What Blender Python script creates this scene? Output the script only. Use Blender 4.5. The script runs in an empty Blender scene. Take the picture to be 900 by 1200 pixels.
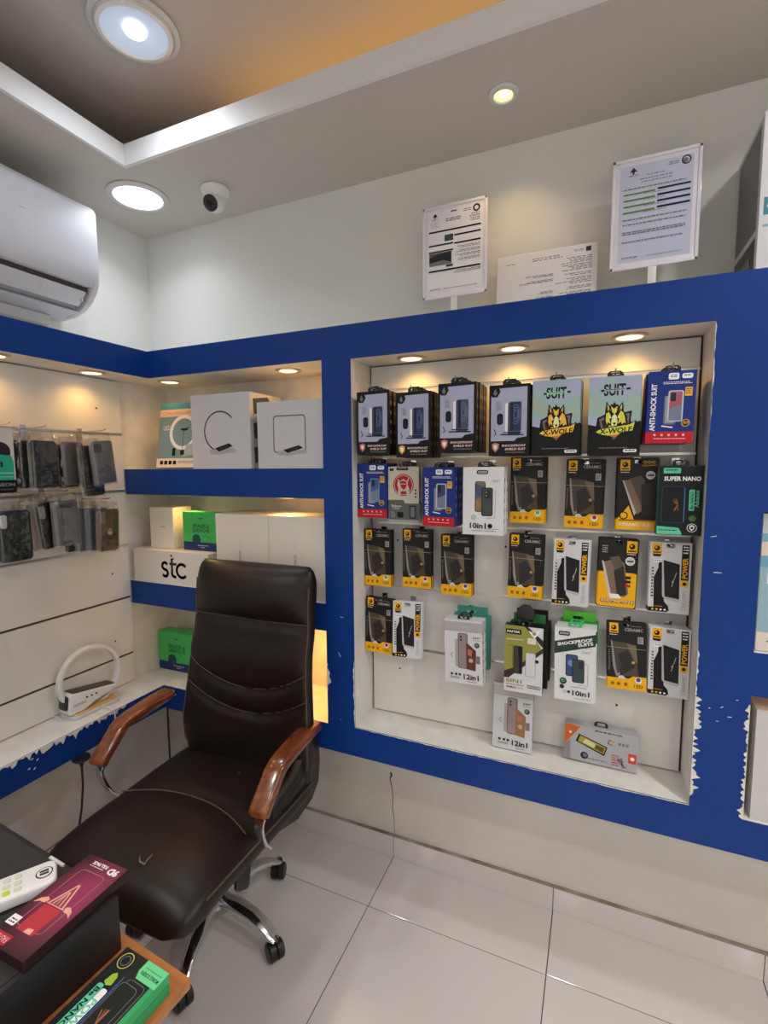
import bpy, bmesh, math, random
from mathutils import Vector, Matrix
PI = math.pi
S = bpy.context.scene
COL = S.collection
random.seed(7)

# ------------------------------------------------------------------ camera
def look(yaw, pitch, roll):
    y, p, r = map(math.radians, (yaw, pitch, roll))
    fw = Vector((math.sin(y)*math.cos(p), math.cos(y)*math.cos(p), math.sin(p)))
    rt = fw.cross(Vector((0, 0, 1))).normalized(); up = rt.cross(fw)
    return fw, rt*math.cos(r)+up*math.sin(r), up*math.cos(r)-rt*math.sin(r)
fw, rt, up = look(-23.569, -5.4624, -0.3984)
cd = bpy.data.cameras.new('camera'); cam = bpy.data.objects.new('camera', cd); COL.objects.link(cam)
cam.matrix_world = Matrix(((rt.x, up.x, -fw.x, 1.5519), (rt.y, up.y, -fw.y, -1.3655), (rt.z, up.z, -fw.z, 1.5495), (0, 0, 0, 1)))
cd.sensor_fit = 'VERTICAL'; cd.sensor_height = 36; cd.lens = 575.92/1200*36; cd.clip_start = 0.02
S.camera = cam

# ------------------------------------------------------------------ world, exposure, room light
w = bpy.data.worlds.new('world'); S.world = w; w.use_nodes = True
w.node_tree.nodes['Background'].inputs[0].default_value = (0.75, 0.85, 1, 1)
w.node_tree.nodes['Background'].inputs[1].default_value = 0.25
S.view_settings.view_transform = 'Standard'; S.view_settings.look = 'None'
S.view_settings.gamma = 1; S.view_settings.use_curve_mapping = False
S.view_settings.exposure = -0.2
COOL = (0.86, 0.93, 1.0); WARM = (1.0, 0.52, 0.13)
def lamp(kind, name, loc, power, color, size=0.1, rot=(0, 0, 0), **k):
    l = bpy.data.lights.new(name, kind); l.energy = power; l.color = color
    if kind == 'AREA': l.shape = k.get('shape', 'DISK'); l.size = size; l.size_y = k.get('size_y', size); l.spread = k.get('spread', PI)
    if kind == 'SPOT': l.spot_size = k.get('cone', 2.2); l.spot_blend = k.get('blend', 0.8); l.shadow_soft_size = size
    if kind == 'POINT': l.shadow_soft_size = size
    o = bpy.data.objects.new(name, l); COL.objects.link(o); o.location = loc; o.rotation_euler = rot
    return o
P_ROOM = 4.6     # large white ceiling downlights
P_NICHE = 1.9    # small warm spots in the display recesses

# ------------------------------------------------------------------ materials
MC = {}
def mat(name, col, rough=0.6, metal=0.0, noise=0.0, nscale=30, bump=0.0, spec=0.5, coat=0.0, emit=None, strength=0, alpha=1.0, col2=None, stretch=(1, 1, 1)):
    if name in MC: return MC[name]
    m = bpy.data.materials.new(name); m.use_nodes = True; nt = m.node_tree; b = nt.nodes['Principled BSDF']
    c = tuple(col)+(1,)
    b.inputs['Base Color'].default_value = c; b.inputs['Roughness'].default_value = rough
    b.inputs['Metallic'].default_value = metal; b.inputs['Specular IOR Level'].default_value = spec
    b.inputs['Coat Weight'].default_value = coat; b.inputs['Coat Roughness'].default_value = 0.08
    b.inputs['Alpha'].default_value = alpha
    if emit: b.inputs['Emission Color'].default_value = tuple(emit)+(1,); b.inputs['Emission Strength'].default_value = strength
    if noise or bump or col2:
        tc = nt.nodes.new('ShaderNodeTexCoord'); mp = nt.nodes.new('ShaderNodeMapping'); nz = nt.nodes.new('ShaderNodeTexNoise')
        mp.inputs['Scale'].default_value = stretch
        nt.links.new(tc.outputs['Object'], mp.inputs[0]); nt.links.new(mp.outputs[0], nz.inputs['Vector'])
        nz.inputs['Scale'].default_value = nscale; nz.inputs['Detail'].default_value = 6
        if noise or col2:
            rp = nt.nodes.new('ShaderNodeValToRGB')
            c2 = tuple(col2) if col2 else tuple(x*(1-noise) for x in col)
            rp.color_ramp.elements[0].position = .35; rp.color_ramp.elements[0].color = c2+(1,)
            rp.color_ramp.elements[1].position = .65; rp.color_ramp.elements[1].color = c
            nt.links.new(nz.outputs['Fac'], rp.inputs[0]); nt.links.new(rp.outputs[0], b.inputs['Base Color'])
        if bump:
            bp = nt.nodes.new('ShaderNodeBump'); bp.inputs['Strength'].default_value = bump; bp.inputs['Distance'].default_value = 0.004
            nt.links.new(nz.outputs['Fac'], bp.inputs['Height']); nt.links.new(bp.outputs[0], b.inputs['Normal'])
    MC[name] = m
    return m
def ink(r, g, b, rough=0.42):
    k = 'print_%d_%d_%d' % (r, g, b)
    lin = lambda v: ((v/255+0.055)/1.055)**2.4 if v > 10 else v/255/12.92
    return mat(k, (lin(r), lin(g), lin(b)), rough, spec=.28)
WALL = mat('wall_paint', (0.74, 0.74, 0.71), 0.6, noise=0.03, nscale=3, bump=0.05)
LOWWALL = mat('scuffed_wall_paint', (0.78, 0.745, 0.71), 0.5, col2=(0.70, 0.66, 0.62), nscale=2.5, bump=0.05)
CEIL = mat('ceiling_paint', (0.57, 0.535, 0.50), 0.7, noise=0.03, nscale=2)
UPCEIL = mat('upper_ceiling_paint', (0.52, 0.48, 0.47), 0.7, noise=0.03, nscale=2)
BLUE = mat('royal_blue_laminate', (0.0025, 0.040, 0.24), 0.42, noise=0.08, nscale=5, spec=.25)
PLASTER = mat('white_plaster', (0.80, 0.77, 0.73), 0.7, noise=0.10, nscale=20, bump=0.2)
BOARD = mat('white_board', (0.76, 0.74, 0.71), 0.38, noise=0.03, nscale=6)
ALU = mat('aluminium', (0.72, 0.70, 0.66), 0.28, 1.0)
DARKGAP = mat('dark_gap', (0.06, 0.055, 0.05), 0.8)
TILE = mat('glossy_porcelain', (0.74, 0.70, 0.685), 0.08, noise=0.05, nscale=1.6, coat=0.3)
GROUT = mat('grout', (0.13, 0.115, 0.10), 0.9)
CHROME = mat('chrome', (0.75, 0.75, 0.76), 0.12, 1.0)
LEATHER = mat('dark_brown_leather', (0.015, 0.0085, 0.0062), 0.40, spec=.36, noise=0.3, nscale=9, bump=0.12)
BLACKP = mat('black_plastic', (0.012, 0.012, 0.013), 0.4)
WHITEP = mat('white_plastic', (0.78, 0.78, 0.78), 0.3)
CREAMP = mat('grey_white_plastic', (0.62, 0.62, 0.63), 0.35)
REDWOOD = mat('varnished_red_wood', (0.26, 0.070, 0.016), 0.22, col2=(0.12, 0.026, 0.009), nscale=7, stretch=(8, 1, 8), coat=0.6)
DESKWOOD = mat('orange_desk_wood', (0.52, 0.20, 0.055), 0.35, col2=(0.40, 0.14, 0.035), nscale=6, stretch=(1, 9, 9))
LEDW = mat('white_led', (1, 1, 1), 0.5, emit=(0.90, 0.96, 1.0), strength=4)
LEDY = mat('warm_led', (1, 1, 1), 0.5, emit=(1.0, 0.80, 0.50), strength=3)
def film_mat():
    m = bpy.data.materials.new('clear_film'); m.use_nodes = True; nt = m.node_tree; nt.nodes.clear()
    o = nt.nodes.new('ShaderNodeOutputMaterial'); t = nt.nodes.new('ShaderNodeBsdfTransparent'); g = nt.nodes.new('ShaderNodeBsdfGlossy')
    mx = nt.nodes.new('ShaderNodeMixShader'); f = nt.nodes.new('ShaderNodeFresnel'); f.inputs[0].default_value = 1.35
    nz = nt.nodes.new('ShaderNodeTexNoise'); nz.inputs['Scale'].default_value = 28; bp = nt.nodes.new('ShaderNodeBump'); bp.inputs['Distance'].default_value = 0.02; bp.inputs['Strength'].default_value = 0.3
    g.inputs['Roughness'].default_value = 0.08; t.inputs[0].default_value = (0.95, 0.94, 0.92, 1)
    tc = nt.nodes.new('ShaderNodeTexCoord'); nt.links.new(tc.outputs['Object'], nz.inputs['Vector'])
    nt.links.new(nz.outputs['Fac'], bp.inputs['Height']); nt.links.new(bp.outputs[0], g.inputs['Normal']); nt.links.new(bp.outputs[0], f.inputs['Normal'])
    ad = nt.nodes.new('ShaderNodeMath'); ad.operation = 'ADD'; ad.inputs[1].default_value = 0.10
    nt.links.new(f.outputs[0], ad.inputs[0]); nt.links.new(ad.outputs[0], mx.inputs[0])
    nt.links.new(t.outputs[0], mx.inputs[1]); nt.links.new(g.outputs[0], mx.inputs[2]); nt.links.new(mx.outputs[0], o.inputs[0])
    return m
FILM = film_mat()

# ------------------------------------------------------------------ mesh collector
class MB:
    def __init__(s): s.v = []; s.f = []; s.m = []; s.mats = []
    def mi(s, m):
        if m not in s.mats: s.mats.append(m)
        return s.mats.index(m)
    def add(s, vs, fs, m):
        n = len(s.v); k = s.mi(m); s.v += [tuple(v) for v in vs]
        for f in fs: s.f.append(tuple(n+i for i in f)); s.m.append(k)
    def box(s, x0, x1, y0, y1, z0, z1, m):
        vs = [(x, y, z) for x in (x0, x1) for y in (y0, y1) for z in (z0, z1)]
        s.add(vs, [(0, 1, 3, 2), (4, 6, 7, 5), (0, 4, 5, 1), (2, 3, 7, 6), (0, 2, 6, 4), (1, 5, 7, 3)], m); return s
    def prism(s, pts, a, b, m, axis='y'):
        # pts 2D polygon; extruded along axis from a to b
        def P(p, t):
            return {'y': (p[0], t, p[1]), 'z': (p[0], p[1], t), 'x': (t, p[0], p[1])}[axis]
        n = len(pts); vs = [P(p, a) for p in pts]+[P(p, b) for p in pts]
        s.add(vs, [tuple(range(n)), tuple(range(2*n-1, n-1, -1))]+[(i, i+n, (i+1) % n+n, (i+1) % n) for i in range(n)], m); return s
    def tube(s, path, r, m, n=10, caps=True, flat=1.0):
        path = [Vector(p) for p in path]; k = len(path); rs = r if isinstance(r, (list, tuple)) else [r]*k
        vs = []; ref = None
        for i, p in enumerate(path):
            t = (path[min(i+1, k-1)]-path[max(i-1, 0)]).normalized()
            if ref is None: ref = Vector((0, 0, 1)) if abs(t.z) < 0.9 else Vector((1, 0, 0))
            a = (ref-t*ref.dot(t)).normalized(); ref = a; b = t.cross(a)
            for j in range(n):
                th = 2*PI*j/n; vs.append(p+a*math.cos(th)*rs[i]*flat+b*math.sin(th)*rs[i])
        fs = [(i*n+j, i*n+(j+1) % n, (i+1)*n+(j+1) % n, (i+1)*n+j) for i in range(k-1) for j in range(n)]
        if caps: fs += [tuple(range(n))[::-1], tuple((k-1)*n+j for j in range(n))]
        s.add(vs, fs, m); return s
    def cyl(s, c, r, h, m, n=20, axis='z', r2=None):
        c = Vector(c); d = {'x': Vector((1, 0, 0)), 'y': Vector((0, 1, 0)), 'z': Vector((0, 0, 1))}[axis]*h/2
        return s.tube([c-d, c+d], [r, r if r2 is None else r2], m, n)
    def lathe(s, prof, m, c=(0, 0, 0), n=32, closed=False):
        k = len(prof); vs = [(c[0]+r*math.cos(2*PI*j/n), c[1]+r*math.sin(2*PI*j/n), c[2]+z) for r, z in prof for j in range(n)]
        fs = [(i*n+j, i*n+(j+1) % n, (i+1)*n+(j+1) % n, (i+1)*n+j) for i in range(k-1) for j in range(n)]
        s.add(vs, fs, m); return s
    def loft(s, rings, m, caps=True):
        n = len(rings[0]); vs = [p for r in rings for p in r]
        fs = [(i*n+j, i*n+(j+1) % n, (i+1)*n+(j+1) % n, (i+1)*n+j) for i in range(len(rings)-1) for j in range(n)]
        if caps: fs += [tuple(range(n))[::-1], tuple((len(rings)-1)*n+j for j in range(n))]
        s.add(vs, fs, m); return s
    def mesh(s, name, bevel=0, smooth=False, segs=2, angle=35):
        me = bpy.data.meshes.new(name); me.from_pydata(s.v, [], s.f)
        for m in s.mats: me.materials.append(m)
        me.polygons.foreach_set('material_index', s.m)
        bm = bmesh.new(); bm.from_mesh(me)
        if not getattr(s, 'flat', False): bmesh.ops.recalc_face_normals(bm, faces=bm.faces)
        if bevel:
            es = [e for e in bm.edges if len(e.link_faces) == 2 and e.calc_face_angle(0) > 0.6]
            bmesh.ops.bevel(bm, geom=es, offset=bevel, segments=segs, affect='EDGES', profile=0.5, clamp_overlap=True)
        bm.to_mesh(me); bm.free()
        if smooth or bevel:
            me.shade_smooth()
            me.set_sharp_from_angle(angle=math.radians(angle))
        return me
    def build(s, name, parent=None, **k):
        return link(name, s.mesh(name, **k), parent)
def link(name, me, parent=None, loc=None):
    o = bpy.data.objects.new(name, me); COL.objects.link(o)
    if parent: o.parent = parent
    if loc: o.location = loc
    return o
def thing(name, label, cat, loc=(0, 0, 0), rot=(0, 0, 0), group=None):
    o = bpy.data.objects.new(name, None); COL.objects.link(o); o.empty_display_size = 0.05
    o.location = loc; o.rotation_euler = rot; o['label'] = label; o['category'] = cat
    if group: o['group'] = group
    return o
def tag(o, label, cat, group=None):
    o['label'] = label; o['category'] = cat
    if group: o['group'] = group
    return o
def structure(o): o['kind'] = 'structure'; return o
def kids(o): return [c for c in COL.objects if c.parent == o]
def dup(src, loc, rot, label, group=None):
    r = src.copy(); COL.objects.link(r); r.location = loc; r.rotation_euler = rot; r['label'] = label
    if group: r['group'] = group
    elif 'group' in r: del r['group']
    for c in PARTS[src.name]:
        d = c.copy(); COL.objects.link(d); d.parent = r
    return r
PARTS = {}
def rrect(x0, z0, x1, z1, r, n=4):
    pts = []
    for cx, cz, a0 in ((x1-r, z1-r, 0), (x0+r, z1-r, 90), (x0+r, z0+r, 180), (x1-r, z0+r, 270)):
        for i in range(n+1):
            a = math.radians(a0+90*i/n); pts.append((cx+r*math.cos(a), cz+r*math.sin(a)))
    return pts

# ------------------------------------------------------------------ flat print on packaging
TC = {}
def text_geo(t, bold=0.0, font=None):
    k = (t, bold)
    if k in TC: return TC[k]
    cu = bpy.data.curves.new('t', 'FONT'); cu.body = t; cu.resolution_u = 2; cu.offset = bold; cu.size = 1; cu.align_x = 'LEFT'
    o = bpy.data.objects.new('t', cu); me = bpy.data.meshes.new_from_object(o)
    vs = [(v.co.x, v.co.y) for v in me.vertices]; fs = [tuple(p.vertices) for p in me.polygons]
    bpy.data.objects.remove(o); bpy.data.curves.remove(cu); bpy.data.meshes.remove(me)
    if vs:
        x0 = min(v[0] for v in vs); x1 = max(v[0] for v in vs); y0 = min(v[1] for v in vs); y1 = max(v[1] for v in vs)
        vs = [((x-(x0+x1)/2)/(x1-x0), (y-(y0+y1)/2)/(y1-y0)) for x, y in vs]; asp = (x1-x0)/(y1-y0)
    else: asp = 1
    TC[k] = (vs, fs, asp); return TC[k]
class Print:
    """flat print w x h metres, facing -Y, origin in its centre; u to the right, v down, both 0..1"""
    def __init__(s, w, h): s.w = w; s.h = h; s.mb = MB(); s.mb.flat = True; s.k = 0
    def _p(s, u, v): return ((u-.5)*s.w, -s.k*0.00005-0.0001, (.5-v)*s.h)
    def poly(s, pts, c): 
        s.k += 1
        a = sum(pts[i-1][0]*pts[i][1]-pts[i][0]*pts[i-1][1] for i in range(len(pts)))
        if a > 0: pts = pts[::-1]
        s.mb.add([s._p(*p) for p in pts], [tuple(range(len(pts)))], c); return s
    def rect(s, u0, v0, u1, v1, c): return s.poly([(u0, v0), (u1, v0), (u1, v1), (u0, v1)], c)
    def rr(s, u0, v0, u1, v1, r, c):
        R = r; W, H = s.w, s.h
        pts = rrect(u0*W, v0*H, u1*W, v1*H, R*W, 3); return s.poly([(x/W, y/H) for x, y in pts], c)
    def frame(s, u0, v0, u1, v1, r, t, c, inner): s.rr(u0, v0, u1, v1, r, c); return s.rr(u0+t, v0+t*s.w/s.h, u1-t, v1-t*s.w/s.h, max(r-t, .002), inner)
    def ell(s, u, v, ru, c, n=16, rv=None):
        rv = rv if rv else ru*s.w/s.h
        return s.poly([(u+ru*math.cos(2*PI*i/n), v+rv*math.sin(2*PI*i/n)) for i in range(n)], c)
    def line(s, pts, t, c, closed=False):
        s.k += 1; W, H = s.w, s.h; q = [Vector((u*W, v*H)) for u, v in pts]
        if closed: q.append(q[0])
        t *= W
        for a, b in zip(q, q[1:]):
            d = (b-a)
            if d.length < 1e-6: continue
            d.normalize(); nn = Vector((-d.y, d.x))*t/2; e = d*t*0.3
            pts4 = [a-e+nn, b+e+nn, b+e-nn, a-e-nn]
            s.mb.add([s._p(p.x/W, p.y/H) for p in pts4], [(0, 1, 2, 3)], c)
        return s
    def text(s, t, u, v, wd, c, hf=None, rot=0, bold=0.0, slant=0.0):
        """centre u,v; wd = width in units of the print width (along the text); hf = height over print width"""
        vs, fs, asp = text_geo(t, bold); s.k += 1
        W = wd*s.w; H = (hf*s.w) if hf else W/asp
        ca, sa = math.cos(math.radians(rot)), math.sin(math.radians(rot)); out = []
        for x, y in vs:
            X = x*W+slant*y*H; Y = y*H; X, Y = X*ca-Y*sa, X*sa+Y*ca
            out.append(((u-.5)*s.w+X, -s.k*0.00005-0.0001, (.5-v)*s.h+Y))
        s.mb.add(out, fs, c); return s
    def tiny(s, u0, v0, u1, v1, rows, c, seed=1, fill=.6, right=False):
        """rows of unreadably small text as broken strokes"""
        rnd = random.Random(seed); s.k += 1; dv = (v1-v0)/rows
        for i in range(rows):
            u = u0; lim = u0+(u1-u0)*rnd.uniform(fill, 1)
            while u < lim-0.01:
                L = min(rnd.uniform(.02, .07), lim-u); a, b = (u, u+L)
                if right: a, b = u1-(b-u0), u1-(a-u0)
                y = v0+i*dv
                s.mb.add([s._p(*p) for p in ((a, y), (a, y+dv*.45), (b, y+dv*.45), (b, y))], [(0, 1, 2, 3)], c); u += L+.012
        return s
    def mesh(s, name='printed_front'):
        me = bpy.data.meshes.new(name); m = s.mb; me.from_pydata(m.v, [], m.f)
        for x in m.mats: me.materials.append(x)
        me.polygons.foreach_set('material_index', m.m); return me
K = ink(12, 12, 14); W_ = ink(238, 238, 240); YEL = ink(240, 178, 20); RED = ink(190, 25, 35); GRY = ink(120, 122, 126); LGR = ink(200, 200, 206); DG = ink(45, 47, 52)
NAVY = ink(25, 50, 130); GREEN = ink(60, 190, 110); SIL = ink(165, 168, 172)
# ================================================================== SETTING
FL, FR, FB = -0.345, 3.1, -3.0     # left wall, right wall, front wall; lower back wall y = 0.318
LW = 0.318; UW = 0.257; ZC = 2.519; ZU = 2.72; T = 0.6
fm = MB().box(FL-.1, FR+.1, FB-.1, LW+.1, -0.06, -0.003, GROUT); floor = structure(fm.build('floor'))
xs = [0.853+T*k for k in range(-2, 5)]; ys = [0.071-T*k for k in range(0, 6)]
xe = [FL]+[x for x in xs if FL < x < FR]+[FR]; ye = [LW]+ys+[FB]
g = 0.0016; cache = {}
for i in range(len(xe)-1):
    for j in range(len(ye)-1):
        a, b, c, d = xe[i]+g, xe[i+1]-g, ye[j+1]+g, ye[j]-g
        if d-c < .02: continue
        key = (round(b-a, 3), round(d-c, 3))
        if key not in cache: cache[key] = MB().box(-(b-a)/2, (b-a)/2, -(d-c)/2, (d-c)/2, -0.008, 0, TILE).mesh('tile', bevel=0.0008, segs=1)
        link('tile', cache[key], floor, ((a+b)/2, (c+d)/2, 0))
# walls
wb = MB().box(FL-.2, FR+.1, LW, LW+.12, -.003, 0.64, LOWWALL)
wb.box(FL-.2, FR+.1, UW, LW+.12, 0.64, 2.85, WALL); wall_back = structure(wb.build('wall_back'))
wl = MB().box(FL-.12, FL, FB-.1, LW, -.003, 0.64, LOWWALL); wl.box(FL-.12, -0.262, FB-.1, UW, 0.64, 2.85, WALL); wall_left = structure(wl.build('wall_left'))
structure(MB().box(FR, FR+.1, FB-.1, UW, -.003, 2.85, WALL).build('wall_right'))
structure(MB().box(FL-.1, FR+.1, FB-.1, FB, -.003, 2.85, WALL).build('wall_front'))
# dirt-stained skirting of tiles
bb = structure(MB().box(FL, FR, LW-0.004, LW-0.0002, -.002, 0.088, GROUT).build('baseboard_back'))
for i in range(len(xe)-1):
    a, b = xe[i]+.001, xe[i+1]-.001
    MB().box(a, b, LW-0.012, LW-0.004, 0.0005, 0.0865, TILE).build('tile', bb, bevel=0.0008, segs=1)
bl = structure(MB().box(FL+.0002, FL+.004, FB, LW-.013, -.002, 0.088, GROUT).build('baseboard_left'))
for j in range(len(ye)-1):
    a, b = ye[j+1]+.001, min(ye[j], LW-.014)-.001
    MB().box(FL+.004, FL+.012, a, b, 0.0005, 0.0865, TILE).build('tile', bl, bevel=0.0008, segs=1)
# grime along the top of the skirting and a crack running up the lower wall
GRIME = mat('grime', (0.20, 0.16, 0.105), 0.9, col2=(0.42, 0.38, 0.30), nscale=9)
MB().box(FL, FR, LW-0.0125, LW+.0, 0.0865, 0.0905, GRIME).build('dirt_line', bb)
cr = [(0.839, 0.345), (0.843, .335), (0.836, .32), (0.842, 0.29), (0.848, 0.25), (0.845, 0.2), (0.853, 0.15), (0.852, 0.12), (0.856, 0.09)]
MB().tube([(x, LW-.0004, z) for x, z in cr], [.003, .004, .002, .0014, .0012, .0012, .001, .001, .0008], DARKGAP, n=5).build('wall_crack', wall_back)
MB().box(FL+.0002, FL+.006, LW-.006, LW-.0002, .09, .59, DARKGAP).build('corner_shade_strip', wall_left)  # dark strip added down the wall corner to deepen its shade
# ceiling: lowered border around a raised tray, with a cove light behind its upstand
cx0, cy0, cx1, cy1 = 0.116, -0.150, 2.5, -2.3
cm = MB()
cm.box(FL-.1, FR+.1, cy0+.012, UW+.05, ZC, ZC+.02, CEIL); cm.box(FL-.1, FR+.1, FB-.1, cy1-.012, ZC, ZC+.02, CEIL)
cm.box(FL-.1, cx0-.012, cy1-.012, cy0+.012, ZC, ZC+.02, CEIL); cm.box(cx1+.012, FR+.1, cy1-.012, cy0+.012, ZC, ZC+.02, CEIL)
cm.box(FL-.1, FR+.1, FB-.1, UW+.05, ZU, ZU+.05, UPCEIL)
ceiling = structure(cm.build('ceiling'))
FASC = mat('fascia_paint', (0.78, 0.78, 0.79), 0.5)
um = MB(); h1 = 2.583
um.box(cx0-.012, cx1+.012, cy0, cy0+.012, ZC-.001, h1, FASC); um.box(cx0-.012, cx1+.012, cy1-.012, cy1, ZC-.001, h1, FASC)
um.box(cx0-.012, cx0, cy1+.0002, cy0-.0002, ZC-.001, h1, FASC); um.box(cx1, cx1+.012, cy1+.0002, cy0-.0002, ZC-.001, h1, FASC)
structure(um.build('trim_1'))
# led strip in the cove
STRIP = mat('cove_led', (1, .8, .5), .5, emit=(1.0, 0.50, 0.10), strength=4)
cs = MB().box(0.42, 2.3, 0.035, 0.05, 2.5395, 2.55, STRIP).build('cove_light_strip')
tag(cs, 'warm orange light strip hidden in the cove above the back wall', 'light strip')
lamp('AREA', 'cove_glow', (1.45, 0.04, 2.56), 1.15, (1.0, .56, .14), 2.0, rot=(PI+math.radians(35), 0, 0), shape='RECTANGLE', size_y=.02)

# ------------------------------------------------------------------ blue display cabinetry built round both walls
ZT, ZH, ZB = 1.9746, 1.8775, 0.5964; NX0, NX1, NZ0, NZ1 = 0.8477, 1.7863, 0.6954, 1.8725; ND = 0.136
RX = 0.746; RD = 0.235; LXD = -0.150; YE = -2.4; XE = 2.7; NX2 = 1.898
unit = thing('display_cabinet', 'royal blue built-in display cabinetry with white recesses on both walls', 'cabinet', (0, 0, 0))
f = MB(); t = 0.003
for a in [(0.0, XE, ZH, ZT), (RX, NX0, ZB, ZH), (0.0, RX, ZB, 0.687), (NX0, NX1, ZB, NZ0), (NX0, NX1, NZ1, ZH), (NX1, NX2, ZB, ZH), (NX2, XE, ZB, .687), (NX2, XE, 1.001, 1.106), (NX2, XE, 1.437, ZH)]:
    f.box(a[0], a[1], 0, t, a[2], a[3], BLUE)
f.box(-t, 0, YE, 0, ZH, ZT, BLUE); f.box(-t, 0, YE, 0, ZB, 0.687, BLUE)
f.build('blue_frame', unit)
MB().box(LXD, RX, 0, .003, 1.4426, 1.54, BLUE).build('blue_shelf_edge', unit); MB().box(LXD, RX, 0, .003, 1.0067, 1.0976, BLUE).build('blue_shelf_edge', unit)
c = MB()   # plaster carcass
e = .0005
c.box(-.262, XE, t+e, UW, ZH, ZT-.001, PLASTER); c.box(-.262, -t-e, YE, t, ZH, ZT-.001, PLASTER)                 # canopy
c.box(-.262, XE, t+e, LW, ZB+.001, 0.687, PLASTER); c.box(FL, -t-e, YE, t, ZB+.001, .687, PLASTER)                 # counter
c.box(-.262, RX, RD, UW, .687, ZH, PLASTER)                                                                       # recess back
c.box(-.262, LXD-.014, YE, RD, .687, ZH, PLASTER)
c.box(RX, NX0, t+e, UW, .687, ZH, PLASTER); c.box(NX1, NX2, t+e, UW, .687, ZH, PLASTER)                           # piers
c.box(NX0, NX1, t+e, UW, .687, NZ0, PLASTER); c.box(NX0, NX1, t+e, UW, NZ1, ZH, PLASTER); c.box(NX0, NX1, ND+.012, UW, NZ0, NZ1, PLASTER)
c.box(NX2, XE, RD, UW, .687, ZH, PLASTER); c.box(NX2, XE, t+e, RD, 1.002, 1.105, PLASTER); c.box(NX2, XE, t+e, RD, 1.438, ZH, PLASTER)
c.build('plaster_lining', unit)
for z0, z1 in ((1.4436, 1.5400), (1.0077, 1.0976)): MB().box(LXD-.014, RX, t+e, RD, z0, z1, BOARD).build('shelf', unit)
# slat boards and the aluminium channels between them
zr = [NZ0, .935, 1.146, 1.357, 1.574, 1.79, NZ1]
for z0, z1 in zip(zr, zr[1:]): MB().box(NX0+.006, NX1-.006, ND, ND+.011, z0+.004, z1-.004, BOARD).build('slat_board', unit, bevel=.0008, segs=1)
for z in zr[1:-1]: MB().box(NX0+.004, NX1-.004, ND+.002, ND+.009, z-.0035, z+.0035, ALU).build('aluminium_channel', unit)
MB().box(NX0+.0005, NX1-.0005, ND+.0095, ND+.0119, NZ0, NZ1, DARKGAP).build('panel_shadow_gap', unit)
zl = [.687, .804, 1.033, 1.242, 1.456, 1.674, ZH]
for z0, z1 in zip(zl, zl[1:]): MB().box(LXD-.011, LXD, YE, -.005, z0+.004, z1-.004, BOARD).build('slat_board', unit, bevel=.0008, segs=1)
for z in zl[1:-1]: MB().box(LXD-.010, LXD-.004 if z < 1.2 else LXD+.002, YE, -.005, z-.0035, z+.0035, ALU if z > 1.1 else DARKGAP).build('aluminium_channel', unit)
for (x, y, z, ax) in [(.946, ND, 1.30, 'y'), (.952, ND, .86, 'y'), (1.62, ND, .86, 'y'), (LXD, -.105, 1.765, 'x'), (LXD, -.08, 1.14, 'x'), (LXD, -.085, .875, 'x'), (1.02, ND, 1.02, 'y'), (1.30, ND, 1.30, 'y')]:
    d = (0, -.0005, 0) if ax == 'y' else (.0005, 0, 0)
    MB().cyl((x+d[0], y+d[1], z), .0035, .001, DARKGAP, n=10, axis=ax).build('screw_hole', unit)
# chipped plaster along worn edges (irregular flakes lifting the blue skin)
def flakes(p0, p1, nrm, side, depth, seed, n=26):
    """p0->p1 edge; nrm outward of the face; side = in-face direction over the blue"""
    rnd = random.Random(seed); p0, p1, nrm, side = map(Vector, (p0, p1, nrm, side)); m = MB(); ed = (p1-p0)
    A = [p0+ed*(i/n) for i in range(n+1)]; ph = [rnd.uniform(0, 6.28) for _ in range(4)]; dd = [0]+[depth*max(.05, .22+.26*math.sin(i*.23+ph[0])*math.sin(i*.11+ph[2])+.20*math.sin(i*.71+ph[1])+.20*math.sin(i*1.63+ph[3])+.40*(rnd.random()**3)) for i in range(1, n)]+[0]
    for i in range(n):
        a, b = A[i], A[i+1]; q = [a, b, b+side*dd[i+1], a+side*dd[i]]
        vs = [v-nrm*.0005 for v in q]+[v+nrm*(.0012+.0015*rnd.random()) for v in q]
        m.add(vs, [(0, 1, 2, 3), (7, 6, 5, 4), (0, 4, 5, 1), (1, 5, 6, 2), (2, 6, 7, 3), (3, 7, 4, 0)], PLASTER)
    o = m.build('chipped_edge', unit); return o
flakes((NX1, 0, .72), (NX1, 0, .98), (0, -1, 0), (1, 0, 0), .020, 3, 70); flakes((NX1, 0, .98), (NX1, 0, 1.12), (0, -1, 0), (1, 0, 0), .005, 4)
flakes((NX2, 0, .69), (NX2, 0, .98), (0, -1, 0), (-1, 0, 0), .012, 5, 70)
flakes((0, -2.0, .687), (0, -.66, .687), (1, 0, 0), (0, 0, -1), .02, 7, 160); flakes((0, -.66, .687), (0, -.18, .687), (1, 0, 0), (0, 0, -1), .026, 8, 90); flakes((0, -.26, .687), (0, -.17, .687), (1, 0, 0), (0, 0, -1), .04, 9, 16)
flakes((NX0, 0, .70), (NX0, 0, .92), (0, -1, 0), (-1, 0, 0), .006, 11, 30); flakes((RX, 0, .80), (RX, 0, .90), (0, -1, 0), (1, 0, 0), .016, 12, 12)
flakes((NX0, 0, NZ0), (NX1, 0, NZ0), (0, -1, 0), (0, 0, -1), .003, 13, 80); flakes((NX1, 0, 1.62), (NX1, 0, 1.87), (0, -1, 0), (1, 0, 0), .004, 14, 26)
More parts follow.
